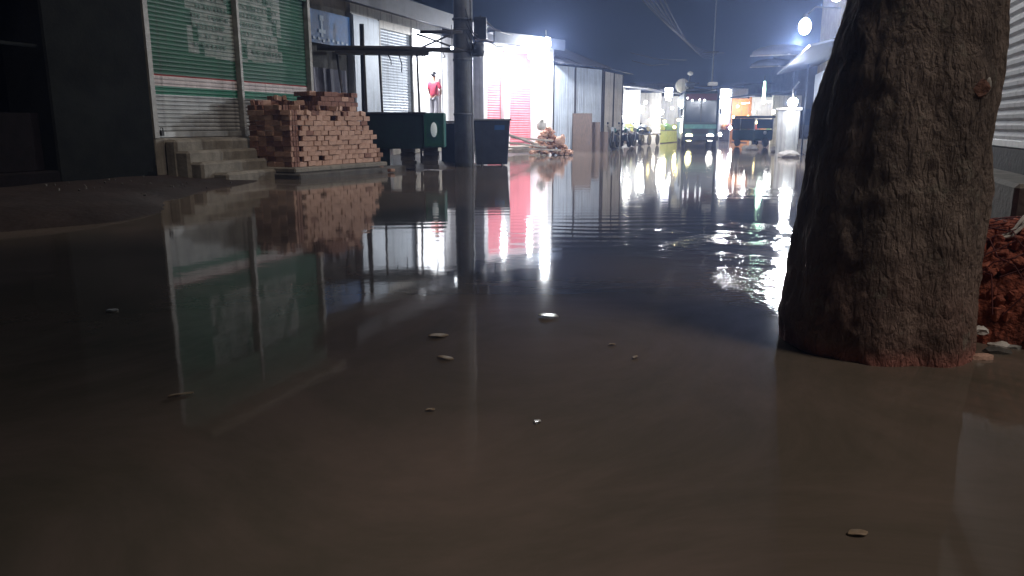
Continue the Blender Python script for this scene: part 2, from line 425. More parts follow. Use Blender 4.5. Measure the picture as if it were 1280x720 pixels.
# ---------------------------------------------------------------- frames along the street
def frame(a, b):
    a = Vector((a[0],a[1],0)); b = Vector((b[0],b[1],0)); u = b-a
    return a, math.atan2(u.y,u.x), u.length

# === 1. green shutter shop
A = (-7.24,15.7); B = (-5.37,21.1)
o0, rz, L1 = frame(A,B)
sh = thing('shuttered_shop','two-bay shop with green painted shutters above worn concrete steps','shop',o0,rz)
bays = [(.12,2.76),(2.88,L1-.1)]
Zb, Zt = 1.0, 4.35
MB().ext(0,L1,.35,5,0,5.45).build('wall', M['plaster'], sh)
MB().ext(-.02,L1+.02,-.02,.35,-.1,.93,bev=.02).build('plinth', M['conc'], sh)
for (x0,x1) in ((-.02,.1),(2.78,2.86),(L1-.08,L1+.03)):
    MB().ext(x0,x1,-.035,.345,.935,5.2).build('door_post', M['rail'], sh)
fa = MB().ext(0,L1,-.01,.34,Zt+.005,5.43).build('fascia', M['green'], sh)
def pick(x,z):
    if z < 1.82: return 0
    if z < 1.98: return 3
    if z < 2.18: return 1
    if z < 2.225: return 2
    if z > 2.62+.06*abs(x-2.8) and 1.3 < x < 4.55 and int(x*6+z*3)%9: return 5
    return 4
for bi,(x0,x1) in enumerate(bays):
    rs = MB().slats(x0,x1,Zb+.07,Zt,.1,.085,.014,pick,nx=16).build('roller_shutter', [M['slat'],M['white'],M['red'],M['green2'],M['green'],M['letter']], sh)
    MB().ext(x0,x1,.05,.12,Zb-.06,Zb+.065,bev=.01).build('bottom_rail', M['slat'], rs)
    if bi == 0:
        MB().box((x0+.12,.03,Zb+.03),(.09,.05,.1),bev=.01).tube([(x0+.09,.03,Zb+.08),(x0+.09,.03,Zb+.14),(x0+.15,.03,Zb+.14),(x0+.15,.03,Zb+.08)],.012).build('padlock', M['black'], rs)
    # unreadable painted lines of lettering across both shutters
    lt = MB(); rl = random.Random(3+bi)
    xa, xb = (1.35,x1-.02) if bi == 0 else (x0+.02, 4.65)
    for row in range(7):
        z = 2.86+row*.2; x = xa+.08
        while x < xb-.16:
            wd = rl.uniform(.06,.15)
            if rl.random() < .85:
                lt.box((x+wd/2,.066,z+.075),(wd*1.05,.004,.022))
                lt.box((x+wd*.3,.0665,z+.03),(.024,.004,.085),(0,rl.uniform(-.3,.3),0))
                if rl.random() < .7: lt.box((x+wd*.7,.067,z+rl.uniform(0,.03)),(wd*.5,.004,.022),(0,rl.uniform(-.8,.8),0))
            x += wd+rl.uniform(.0,.05)
    lt.build('painted_lettering', M['green'], rs)
st = MB()
MB().ext(-.35,L1+.2,-.55,5,5.455,5.6,bev=.02).build('roof', M['conc'], sh)
stp = thing('concrete_steps','worn grey concrete steps below the left green shutter','steps',o0,rz)
for i,(x0,x1,dep) in enumerate(((.2,4.6,.3),(.22,4.2,.58),(.28,4.3,.86),(.6,4.6,1.2))):
    z1 = .9-.225*i
    MB().ext(x0,x1,-.025-dep,-.022,-.2,z1,bev=.05).build('step', M['conc'], stp)

# === 2. dark stall at far left
A2 = (-10.6,6.0); o2, rz2, L2 = frame(A2, (A[0]-.02,A[1]-.08))
ds = thing('dark_stall','unlit black timber stall with a grey column, left of the green shutters','stall',o2,rz2)
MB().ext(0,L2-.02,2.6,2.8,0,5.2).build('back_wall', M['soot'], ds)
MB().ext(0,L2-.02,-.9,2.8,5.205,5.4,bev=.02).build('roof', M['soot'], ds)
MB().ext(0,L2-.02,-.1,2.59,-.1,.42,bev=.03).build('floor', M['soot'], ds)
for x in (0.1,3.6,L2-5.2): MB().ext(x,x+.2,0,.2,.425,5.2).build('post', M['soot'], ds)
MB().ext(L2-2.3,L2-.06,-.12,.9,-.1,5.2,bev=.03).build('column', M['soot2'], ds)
MB().ext(.3,L2-2.4,-.04,.04,3.9,5.2).build('awning_board', M['soot'], ds)
MB().ext(.3,L2-2.4,.1,.17,.43,1.4).build('counter_front', M['soot'], ds)
MB().tube([(3.0,.0,2.5),(L2-2.35,.0,2.5)],.03).build('rail', M['soot2'], ds)
p = at(113,83,15.0)
MB().box(p,(.07,.05,.16),bev=.01).build('socket_box', M['white3'])
tag(bpy.data.objects['socket_box'],'tiny white electrical box on the dark stall front','socket box')

# === 3. brick stack
C0 = Vector((-4.95,17.3,0)); dirU = (at(472,200,20.1)-C0); dirU.z = 0; Lu = 3.25; dirU.normalize()
rzb = math.atan2(dirU.y, dirU.x); Wd = 1.45
MBx = thing('concrete_ledge','low rough concrete ledge under the stack of bricks','ledge',C0,rzb)
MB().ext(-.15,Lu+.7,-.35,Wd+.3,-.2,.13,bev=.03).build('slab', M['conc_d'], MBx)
MB().ext(-.1,Lu+.1,-.18,Wd+.25,.134,.26,bev=.03).build('upper_slab', M['conc'], MBx)
br_meshes = []
for k,mk in enumerate(('brick','brick','brick_p','brick_d')):
    b_ = MB().box((0,0,0),(.245,.075,.112),bev=.007)
    for v in b_.bm.verts: v.co += Vector((random.uniform(-1,1),random.uniform(-1,1),random.uniform(-1,1)))*.004
    me = bpy.data.meshes.new('brick'); b_.bm.to_mesh(me); b_.bm.free(); me.materials.append(M[mk]); br_meshes.append(me)
def top(u, w_):
    """height of the stack along the street face (u) and into it (w)"""
    t = 1.3
    if .75 < u < 2.75: t = 1.4+.1*math.sin(u*9)
    if 1.3 < u < 2.75 and w_ > .35: t = 1.76+.12*math.sin(u*7+w_*5)
    if u > 2.75: t = 1.15-(u-2.75)*1.6
    if u < .6 and w_ > .3: t = 1.45
    if w_ > .95 and u < 1.6: t = 1.62+.1*math.sin(w_*8+u*6)
    return t
rb = random.Random(11)
Rb = Matrix.Rotation(rzb,3,'Z')
nb = 0; fill = MB(); pu, ph = .25, .115
cells = []
nu, nw, nh = int(Lu/pu), int(Wd/.25), 15
for k in range(nh):
    z = .26+.058+k*ph
    for i in range(nu):
        u = .13+i*pu+(.12 if k%2 and i else 0)
        for j in range(nw):
            w_ = .125+j*.25
            if z+.05 > .26+top(u,w_) - .02*rb.random(): continue
            ex = (j == 0) or (i == 0)
            tp = z+ph+.05 > .26+top(u,w_)
            cells.append((u,w_,z,ex,tp,i,j))
cells.sort(key=lambda c:(not c[3], not c[4], c[5]))
BG = 'loose clay bricks in the stack beside the shop steps'
LBL = {0:'weathered red clay brick in the stack beside the shop steps',1:'weathered red clay brick in the stack beside the shop steps',
       2:'pale orange clay brick in the stack beside the shop steps',3:'dark maroon brick in the stack beside the shop steps'}
for (u,w_,z,ex,tp,i,j) in cells:
    if ex and not tp and rb.random() < .015: continue
    if (ex or tp) and nb < 290:
        kind = 3 if (i == 0 and rb.random() < .45) or rb.random() < .04 else (2 if rb.random() < .3 else rb.choice((0,1)))  # more dark bricks on the end face: its shade put into colour
        rot = rb.gauss(0,.05) + (math.pi/2 if i == 0 else 0)
        off = .0 if not tp else rb.uniform(-.03,.03)
        b_ = bpy.data.objects.new('brick', br_meshes[kind]); COL.objects.link(b_)
        pos = Rb @ Vector((u+rb.uniform(-.012,.012), (w_-.085 if i else w_)+rb.uniform(-.03,.02), z+rb.uniform(-.006,.006))) + C0
        b_.location = pos; b_.rotation_euler = (rb.gauss(0,.06 if tp else .025), rb.gauss(0,.09 if tp else .03), rzb+rot+(rb.gauss(0,.5) if tp else 0))
        if i == 0: b_.location = Rb @ Vector((u-.085+rb.uniform(-.02,.02), w_, z)) + C0
        tag(b_, LBL[kind], 'brick', BG+{0:'',1:'',2:', pale ones',3:', dark ones'}[kind]); nb += 1
        # the bricks packed behind the outer leaf
        for q in range(2):
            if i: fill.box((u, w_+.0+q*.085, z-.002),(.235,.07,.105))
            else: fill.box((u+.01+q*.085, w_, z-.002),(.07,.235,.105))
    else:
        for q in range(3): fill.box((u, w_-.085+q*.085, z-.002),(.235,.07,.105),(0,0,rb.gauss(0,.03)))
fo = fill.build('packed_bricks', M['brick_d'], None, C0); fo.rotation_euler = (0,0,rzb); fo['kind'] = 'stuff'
tag(fo, 'inner mass of dark bricks behind the outer face of the stack', 'bricks')
# tumbled bricks on top and at the foot
for (px,py,Y,k) in ((378,140,18.3,0),(395,136,18.5,3),(412,131,18.8,3),(426,124,19.0,3),(436,123,19.2,0),(448,126,19.4,2),(310,131,17.6,3),(330,129,17.8,3),(345,134,17.9,3)):
    pass
g = 'loose bricks fallen at the water edge'
for n_,(px,py,k,lb) in enumerate(((455,207,3,'dark brick fallen just right of the stack foot'),(478,210,0,'red brick lying in the mud right of the brick stack'),(489,211,2,'orange brick end at the water edge, rightmost of the fallen ones'),(380,214,0,'single brick half in water below the middle of the stack'))):
    p = gnd(px,py,.1); b_ = bpy.data.objects.new('brick', br_meshes[k]); COL.objects.link(b_)
    b_.location = (p.x,p.y,max(.06,gz(p.x,p.y)+.05)); b_.rotation_euler = (math.pi/2+.1,.1,n_*.9+.3); tag(b_, lb, 'brick', g)

# === 4. shop row between bricks and pole
o3, rz3, L3 = frame((B[0]+.03,B[1]+.09),(-1.35,32.4))
def U(px, line=(B[0],B[1]), k=.3463):
    a = (px-640)/F/ (CP+ .25*SP)
    y = (line[0]-k*line[1])/(a-k); return math.hypot(a*y-line[0], y-line[1])
u1,u2,u3,u4,u5,u6 = U(452),U(483),U(523),U(557),U(572),L3
s1 = thing('small_shop','dim shop with a blue signboard and a hanging grey cloth, right of the green shutters','shop',o3,rz3)
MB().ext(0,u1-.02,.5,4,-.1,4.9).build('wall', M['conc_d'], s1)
MB().ext(.05,u1-.1,.3,.49,-.1,1.0,bev=.02).build('plinth', M['conc_d'], s1)
MB().ext(.05,u1-.1,.32,.38,3.42,4.3).build('signboard', M['bsign'], s1)
k = MB(); rl = random.Random(5)
for i in range(9): k.box((.35+i*.24,.312,3.5+rl.uniform(0,.05)),(.11,.006,.07),(0,rl.uniform(-.3,.3),0))
k.box((1.0,.312,3.85),(.1,.006,.5)).box((1.0,.311,4.1),(.2,.006,.14)).box((1.0,.3105,3.75),(.34,.006,.1))
k.build('sign_marks', mat('pale_blue_marks',(.25,.4,.6),None,.5,5), s1)
cl = MB()
for i in range(24):
    x0 = .25+i*.075; x1 = x0+.075; f = lambda x: .2+.05*math.sin(x*14)+.03*math.sin(x*31)
    cl.quad((x0,f(x0),1.1),(x1,f(x1),1.1),(x1,f(x1)*.6+.12,2.75),(x0,f(x0)*.6+.12,2.75),smooth=True)
cl.build('hanging_cloth', mat('grey_cloth',(.22,.22,.27),(.14,.14,.18),.85,3,.3,20,streak=.4), s1)
s2 = thing('grey_shop','pale shop with a closed white roller shutter behind the timber canopy','shop',o3,rz3)
MB().ext(u1,u4+.3,.35,4.5,4.45,5.0).build('lintel', M['plaster'], s2)
MB().ext(u1,u2,.3,4.5,-.1,4.44).build('wall', M['white2'], s2)
MB().ext(u1+.02,u2-.02,.26,.297,1.0,4.4).build('wall_panel', M['sheet'], s2)
MB().ext(u2,u3,.3,.5,-.1,1.0,bev=.02).build('plinth', M['conc'], s2)
MB().slats(u2+.08,u3-.08,1.0,4.2,.36,.09,.014).build('roller_shutter', M['sheet'], s2)
for x in (u2,u3-.08): MB().ext(x,x+.08,.26,.5,1.005,4.44).build('guide_rail', M['rail'], s2)
MB().ext(u2+.08,u3-.08,.28,.6,4.2,4.44).build('shutter_box', M['sheet2'], s2)
# lit doorway room
MB().ext(u3+.06,u4,1.9,2.0,1.35,4.4).build('room_wall', M['white2'], s2)
MB().ext(u4,u4+.12,.3,4.5,-.1,4.44).build('side_wall', M['white2'], s2)
MB().ext(u3+.06,u4,.3,2.0,-.1,1.33,bev=.01).build('room_floor', M['conc'], s2)
MB().ext(u4+.125,u5-.02,.28,4.5,-.1,4.44).build('pale_column', M['white2'], s2)
MB().ext(u5,u6-.3,.4,4.5,-.1,4.9).build('dark_bay', M['conc_d'], s2)
MB().ext(-.05,u6-.2,-1.0,.3,4.72,4.8).ext(-.05,u6-.2,-1.03,-.97,4.4,4.9).build('fascia_roof', M['roof'], s2)
xr = Matrix.Rotation(rz3,3,'Z')
def W3(x,y,z): return xr @ Vector((x,y,z)) + o3
tl = thing('ceiling_light','bright white tube light inside the doorway behind the person','lamp',W3((u3+u4)/2,1.55,4.25),rz3)
MB().box((0,0,.05),(1.2,.08,.05)).build('batten', M['white3'], tl)
MB().lathe([(.02,-.56),(.02,.56)],(0,0,0),8,axis='X').build('tube', M['tubeE'], tl)
lamp('doorway_light', W3((u3+u4)/2,1.0,3.9), 700, .12)

# canopy of poles in front
cn = thing('timber_canopy','dark pole-and-plank canopy on thin posts over the green kiosk','canopy',(0,0,0))
pa = at(396,60,21.5); pb = at(600,64,22.6)
MB().tube([pa,(pa+pb)/2+Vector((0,0,.03)),pb],.07).build('front_beam', M['wood_d'], cn)
pm = at(412,63,21.6); pq = at(530,62,22.1)
cp = MB(); ang = math.atan2(pq.y-pm.y,pq.x-pm.x)
cp.box((pm+pq)/2+Vector((0,.7,-.02)),((pq-pm).length,1.5,.1),(.06,0,ang)); cp.build('plank_roof', M['wood_d'], cn)
for (a,b,Y,r) in (((452,30),(457,200),22.9,.07),((474,66),(481,190),21.9,.035),((521,66),(527,188),22.1,.035),((455,66),(461,190),21.7,.03),((421,68),(440,205),21.9,.03)):
    p = at(*a,Y); q = at(*b,Y); q.z = min(q.z,.0)
    MB().tube([p,q],r,6).build('post', M['wood_d'], cn)
MB().tube([at(520,42,22.3),at(580,64,22.3)],.03,6).tube([at(575,38,22.3),at(521,62,22.3)],.03,6).build('cross_brace', M['wood_d'], cn)
MB().tube([at(525,40,22.3),at(578,40,22.3)],.05,6).build('upper_beam', M['wood_d'], cn)

hcl = MB()
for i in range(7):
    a = at(470+i*14,66,22.2); b = at(476+i*13,72+9*(i%3),22.3); hcl.tube([a,(a+b)/2+Vector((.05,0,-.05)),b],.014,4)
hcl.build('hanging_strings', M['wood_d'], cn)
# === kiosk counter
def cbox(px0,px1,py0,py1,Y,depth):
    a = at(px0,py0,Y); b = at(px1,py1,Y); return a.x,b.x,b.z,a.z
x0,x1,z0,z1 = cbox(457,556,141,186,20.6,.8)
kk = thing('kiosk_counter','dark green metal kiosk counter on brick blocks under the canopy','counter',((x0+x1)/2,20.6,0),R(2))
w_ = x1-x0; xs_ = x1-w_/2-.55-(x0+x1)/2
MB().ext(-w_/2,w_/2-.56,0,.85,z0,z1-.04,bev=.02).build('body', M['dgreen'], kk)
MB().ext(-w_/2-.04,w_/2-.5,-.05,.9,z1-.035,z1+.02,bev=.01).build('top', M['navy'], kk)
pg = MB().ext(w_/2-.55,w_/2,-.03,.84,z0+.03,z1+.0,bev=.02).build('end_locker', M['panelg'], kk)
MB().lathe([(.001,-.02),(.085,-.02),(.085,.0),(.001,0)],(0,0,0),16,axis='Y').build('white_oval', emis('pale_oval_reflector',(.75,.95,1),.22), pg, (w_/2-.28,-.035,(z0+z1)/2+.03)).scale = (1,1,2.3)  # faint glow put into the oval itself, which is no lamp
MB().ext(w_/2-.53,w_/2-.02,-.045,-.032,z0+.08,z0+.14).ext(w_/2-.53,w_/2-.48,-.045,-.032,z0+.145,z1-.3).ext(w_/2-.07,w_/2-.02,-.045,-.032,z0+.145,z1-.3).build('frame_trim', M['green2'], pg)
for (xx,ww,hh) in ((w_/2-1.0,.35,z0-.02),(w_/2-.4,.42,z0+.02)):
    lg = MB()
    for r_ in range(5):
        lg.box((xx+random.uniform(-.02,.02),.3,.03+hh*(r_+.5)/5-.0),(ww,.4,hh/5-.01),(0,0,random.uniform(-.06,.06)),bev=.006)
    lg.build('block_support', M['conc_d'], kk)
MB().ext(-w_/2+.05,-w_/2+.6,.05,.75,-.1,z0-.003).build('base_box', M['dgreen'], kk)

# === bin and box by the pole
x0,x1,z0,z1 = cbox(592,629,150,206,22.8,1)
bn = thing('metal_bin','dark tapered metal bin with a blue mark, right of the utility pole','bin',((x0+x1)/2+.06,23.5,0),R(6))
MB().box((0,0,.68),(x1-x0+.22,.8,1.3),taper=.86,bev=.02).build('body', M['navy'], bn)
MB().box((0,0,1.35),(x1-x0+.3,.88,.05),bev=.012).build('rim', M['steel'], bn)
MB().box((.22,-.4,1.12),(.3,.02,.14),(.08,0,0)).build('blue_mark', M['blue'], bn)
for sx in (-.3,.3): MB().lathe([(.05,-.02),(.08,-.02),(.08,.02),(.05,.02)],(sx,-.3,.02),10,axis='X').build('wheel', M['black'], bn)
x0,x1,z0,z1 = cbox(550,590,148,206,21.9,.6)
wbx = thing('wooden_box','tall black timber box standing just behind the foot of the pole','box',((x0+x1)/2-.1,23.0,0))
MB().ext(-.42,.42,0,.5,-.1,1.25,bev=.02).build('body', M['soot2'], wbx)
MB().ext(-.46,.46,-.04,.54,1.255,1.31,bev=.01).build('lid', M['wood_d'], wbx)

# === utility pole
pp = gnd(580,208); 
up = thing('utility_pole','thick grey utility pole with meter boxes rising from the water edge','pole',(pp.x,pp.y,0))
MB().tube([(0,0,-.4),(0,0,3),(0,0,9.5)],[.27,.255,.2],20).build('shaft', M['pole'], up)
MB().tube([(.27,-.05,-.3),(.265,-.05,2.5),(.26,-.05,9.0)],.035,8).build('conduit_pipe', M['steel'], up)
z18 = at(600,22,pp.y).z; z48 = at(600,50,pp.y).z
mb_ = MB().box((.52,-.05,(z18+z48)/2),(.36,.28,z18-z48),bev=.02).build('meter_box', M['navy'], up)
mb2 = MB().lathe([(.02,-.2),(.17,-.18),(.18,.12),(.1,.2),(.02,.2)],(.45,-.1,at(600,62,pp.y).z),12).build('junction_box', M['navy'], up)
MB().box((.38,-.05,z48+.1),(.3,.05,.05)).box((.38,-.05,z18-.1),(.3,.05,.05)).box((.38,-.05,at(0,70,pp.y).z),(.3,.05,.05)).build('bracket', M['steel'], up)
for zz in (z18-.05,z18-.35,1.5,at(0,75,pp.y).z): MB().lathe([(.275,-.03),(.285,-.03),(.285,.03),(.275,.03)],(0,0,zz),20).build('band', M['pole'], up)
cab = MB()
for i in range(5):
    a = Vector((.1,-.2,at(0,10+i*9,pp.y).z)); b = Vector((.45+.05*i,-.2,at(0,45+i*5,pp.y).z))
    cab.tube([a, (a+b)/2+Vector((.1*math.sin(i),-.08,-.3)), b],.014,5)
cab.build('cable_loops', M['cable'], up)
lb_ = thing('pole_bulb','small bare bulb hanging beside the utility pole','lamp',at(565,60,21.6))
MB().ball((0,0,0),.045).build('bulb', M['smallE'], lb_)
MB().tube([(0,0,.04),(0,0,.6)],.01,5).build('cord', M['cable'], lb_)

# === person in the doorway
def skinned(name, pts, edges, rad, m, parent, root=0, sub=2):
    me = bpy.data.meshes.new(name); me.from_pydata([Vector(p) for p in pts], edges, []); me.materials.append(m)
    o = bpy.data.objects.new(name, me); COL.objects.link(o); o.parent = parent
    sk = o.modifiers.new('skin','SKIN')
    ly = me.skin_vertices[0].data if me.skin_vertices else None
    if ly is None:
        bpy.context.view_layer.objects.active = o
        ly = me.skin_vertices.new(name='').data if hasattr(me.skin_vertices,'new') else None
    for i,r_ in enumerate(rad):
        ly[i].radius = r_ if isinstance(r_,tuple) else (r_,r_)
    ly[root].use_root = True
    sb = o.modifiers.new('sub','SUBSURF'); sb.levels = sub; sb.render_levels = sub
    for p_ in me.polygons: p_.use_smooth = True
    sk.use_smooth_shade = True
    return o
pz = 1.34; pw = W3(u4-.3,.45,pz)
pe = thing('person','person in a dark red shirt and grey trousers leaning in the lit doorway','person',pw,R(150))
pts = [(0,0,.92),(0,.01,1.12),(0,.0,1.34),(0,0,1.46),(0,-.02,1.56),(0,-.03,1.68),
       (.11,0,.86),(.12,-.03,.48),(.12,.02,.09),(.12,-.13,.04),
       (-.1,0,.86),(-.14,.04,.48),(-.15,.1,.09),(-.15,-.05,.04),
       (.19,0,1.38),(.25,-.02,1.12),(.27,-.16,.94),(.28,-.25,.91),
       (-.19,0,1.38),(-.3,-.02,1.14),(-.2,-.16,.98),(-.13,-.24,1.0)]
ed = [(0,1),(1,2),(2,3),(3,4),(4,5),(0,6),(6,7),(7,8),(8,9),(0,10),(10,11),(11,12),(12,13),(2,14),(14,15),(15,16),(16,17),(2,18),(18,19),(19,20),(20,21)]
rad = [(.14,.1),(.12,.09),(.13,.09),.055,.075,.085,.085,.06,.04,.035,.085,.06,.04,.035,.055,.042,.032,.035,.055,.042,.032,.035]
skinned('body', pts, ed, rad, M['skin'], pe)
sp = [(0,0,.84),(0,.01,1.12),(0,0,1.37),(.19,0,1.38),(.245,-.02,1.14),(-.19,0,1.38),(-.29,-.02,1.16)]
skinned('shirt', sp, [(0,1),(1,2),(2,3),(3,4),(2,5),(5,6)], [(.19,.14),(.165,.125),(.165,.12),.08,.075,.08,.075], M['shirt'], pe)
tp_ = [(0,0,.93),(.11,0,.82),(.12,-.03,.48),(.12,.02,.12),(-.1,0,.82),(-.14,.04,.48),(-.15,.1,.12)]
skinned('trousers', tp_, [(0,1),(1,2),(2,3),(0,4),(4,5),(5,6)], [(.15,.115),.105,.085,.075,.105,.085,.075], M['trouser'], pe)
hb = MB().ball((0,-.005,1.7),.108,3,(1,1.08,1.0)); 
for v in list(hb.bm.verts):
    if v.co.z < 1.68 and v.co.y < .03: hb.bm.verts.remove(v)
hb.build('hair', M['hair'], pe)
fc = MB(); fc.ball((.03,-.108,1.655),.011,1).ball((-.03,-.108,1.655),.011,1); fc.build('eyes', M['hair'], pe)
MB().box((0,-.118,1.63),(.022,.03,.045),bev=.006).build('nose', M['skin'], pe)

# === 5. bright open shop
pA = at(606,187,31.0); pB = at(690,188,34.2)
o5, rz5, L5 = frame((pA.x,pA.y),(pB.x,pB.y)); x5 = Matrix.Rotation(rz5,3,'Z')
def W5(x,y,z): return x5 @ Vector((x,y,z)) + o5
bs = thing('lit_shop','brightly lit open shop with salmon red inner shutter and white pillars','shop',o5,rz5)
MB().ext(0,L5,.9,1.0,.3,4.2).build('inner_wall', M['pink'], bs)
MB().slats(.3,L5*.42,.45,3.6,.86,.1,.014).build('left_shutter', M['pink'], bs)
MB().slats(L5*.55,L5-.5,.45,3.6,.86,.1,.014).build('right_shutter', M['pink'], bs)
MB().ext(L5*.45,L5*.53,.7,.9,.3,3.9).build('middle_pillar', M['white2'], bs)
MB().ext(-.05,.16,0,1.0,-.1,4.2).build('left_pillar', M['white2'], bs)
MB().ext(L5-.42,L5-.1,-.1,1.0,-.1,4.6).build('right_pillar', M['white2'], bs)
MB().ext(.17,L5-.43,-.2,.89,-.1,.32,bev=.02).build('threshold', M['conc'], bs)
MB().ext(.0,L5+.05,-.0,4,4.2,4.35).build('ceiling', M['white2'], bs)
MB().ext(.0,L5,1.005,4,-.1,4.19).build('side_body', M['plaster'], bs)
ra = MB().box((L5/2-.1,.15,4.62),(L5+.3,1.5,.07),(-.1,0,0)); ra.build('roof', M['tarp'], bs)
MB().ext(-.05,L5+.05,-.62,-.55,4.3,4.72).build('fascia', M['tarp'], bs)
for k_,(xx,yy,zz) in enumerate(((.9,-.2,3.95),(L5*.55,-.35,4.0))):
    t_ = thing('hanging_bulb', ['bright bulb hanging at the left of the salmon shop','bright bulb hanging in the middle of the salmon shop'][k_],'lamp',W5(xx,yy,zz),0,'bulbs of the salmon shop')
    MB().ball((0,0,-.05),.1).build('bulb', M['bulb'], t_); MB().lathe([(.03,.03),(.035,.12),(.01,.14)],(0,0,0),8).build('socket', M['black'], t_)
    lamp('bulb_light', W5(xx,yy,zz-.3), 320, .1)
pl = at(683,52,32.9)
fl = thing('flood_lamp','glaring white flood lamp on the pillar between the salmon shop and the sheds','lamp',pl)
MB().ball((0,-.05,0),.17,2,(1,.6,1)).build('bulb', M['bulb'], fl)
MB().box((0,.12,.0),(.4,.14,.4),bev=.03).tube([(0,.1,.15),(0,.6,.5)],.03,6).build('housing', M['rail'], fl)
lamp('flood_light', pl+Vector((0,-.35,-.1)), 1700, .15)

# debris planks on the threshold
gp = 'timber planks dumped before the salmon shop'
for k_,(pa_,pb_,lb) in enumerate((((626,177),(682,184),'long pale plank lowest in the heap before the salmon shop'),((632,167),(672,181),'pale plank slanting across the heap before the salmon shop'),
        ((628,184),(700,188),'pale plank at the water edge before the salmon shop'),((640,172),(690,176),'upper flat plank of the heap before the salmon shop'),((610,190),(650,186),'short plank nearest the dark metal bin'))):
    a = at(*pa_,29.5+k_*.15); b = at(*pb_,30.3+k_*.1); a.z = max(a.z,.08); b.z = max(b.z,.08)
    d = b-a; q = MB().box((0,0,0),(d.length,.22,.07),bev=.01).build('plank', M['plank']); q.location = (a+b)/2
    q.rotation_euler = (0,-math.asin(d.z/d.length),math.atan2(d.y,d.x)); tag(q, lb,'plank',gp)
hp = MB(); hc = at(688,188,31.2)
for i in range(210):
    dx_ = random.uniform(-.75,.85); hh = 1.05*max(.08,(1-abs(dx_+.1)/.9))
    hp.box((hc.x+dx_,31.2+random.uniform(-.3,.4),.05+hh*random.random()**.7),(.24,.12,.09),(random.gauss(0,.35),random.gauss(0,.35),random.random()*3),bev=.01)
ho = hp.build('brick_rubble', M['brick']); ho['kind'] = 'stuff'; tag(ho,'small heap of pale pink brick rubble by the white pillar','rubble')
for k_,(px,py,lb) in enumerate(((677,156,'crumpled pale sack on top of the pink rubble'),(700,176,'crumpled tan sack at the right end of the pink rubble'))):
    p = at(px,py,30.9); q = MB()
    q.lathe([(.03,-.2),(.17,-.17),(.2,0),(.15,.13),(.05,.17),(.09,.25)],(0,0,0),12)
    for v in q.bm.verts: v.co += Vector((random.uniform(-1,1),random.uniform(-1,1),random.uniform(-1,1)))*.03
    q = q.build('sack', M['white3'] if k_ == 0 else M['brick_p'], None, p); q.rotation_euler = (.5,.6*k_,0); tag(q,lb,'sack','sacks on the rubble heap')

# === 6. sheet metal sheds
def shed(a, b, h0, h1, m, label, posts, roof=True, depth=5):
    o, rz_, L = frame(a,b); t = thing('metal_shed', label, 'shed', o, rz_, 'sheet metal sheds along the left side')
    MB().corrug(0,L,.1,h0,0,.14,.02).build('front_sheet', m, t)
    MB().ext(0,L,.06,depth,-.1,h0-.02).build('body', M['plaster'], t)
    for x in posts: MB().ext(x*L-.05,x*L+.05,-.06,-.024,-.1,h0).build('post', M['wood_d'], t)
    if roof:
        r_ = MB(); n = 24
        for i in range(n):
            xa = -.2+(L+.4)*i/n; xb = -.2+(L+.4)*(i+1)/n; za = .03*(i%2); zb_ = .03*((i+1)%2)
            r_.quad((xa,-.5,h0+.02+za),(xb,-.5,h0+.02+zb_),(xb,2.5,h1+zb_),(xa,2.5,h1+za)).quad((xa,2.5,h1+za),(xb,2.5,h1+zb_),(xb,5.5,h0+zb_),(xa,5.5,h0+za))
        ro = r_.build('roof', M['roof'], t); so_ = ro.modifiers.new('t','SOLIDIFY'); so_.thickness = .02
        MB().quad((0,0,h0),(0,5,h0),(0,2.6,h1),(0,2.4,h1)).build('gable', M['roof'], t)
    return t
q1 = at(692,188,34.5); q2 = at(751,187,37.5); q3 = at(776,186,40.5)
shed((q1.x,q1.y),(q2.x,q2.y),3.75,4.9,M['sheet'],'pale blue sheet metal shed with dark gabled roof beside the flood lamp',(.4,.99))
shed((q2.x+.05,q2.y+.08),(q3.x,q3.y),3.7,4.4,M['sheet2'],'narrow cream sheet metal shed next to the pale blue one',(.02,.5,.97))
bo = MB(); 
for k_,(px0,px1,py) in enumerate(((716,737,141),(729,748,152),(740,759,164))):
    a = at(px0,py,36); b = at(px1,189,36); 
    MB().box((0,0,0),((b.x-a.x)*1.1,.05,a.z),(R(-9),0,0)).build('leaning_board', M['wood'], None, ((a.x+b.x)/2,35.5+k_*.25,a.z/2-.02))
    tag(bpy.data.objects['leaning_board' if k_ == 0 else 'leaning_board.%03d'%k_], ['tallest brown board leaning on the pale blue shed','middle brown board leaning on the pale blue shed','shortest brown board leaning on the pale blue shed, right end'][k_],'board','brown boards leaning on the blue shed')

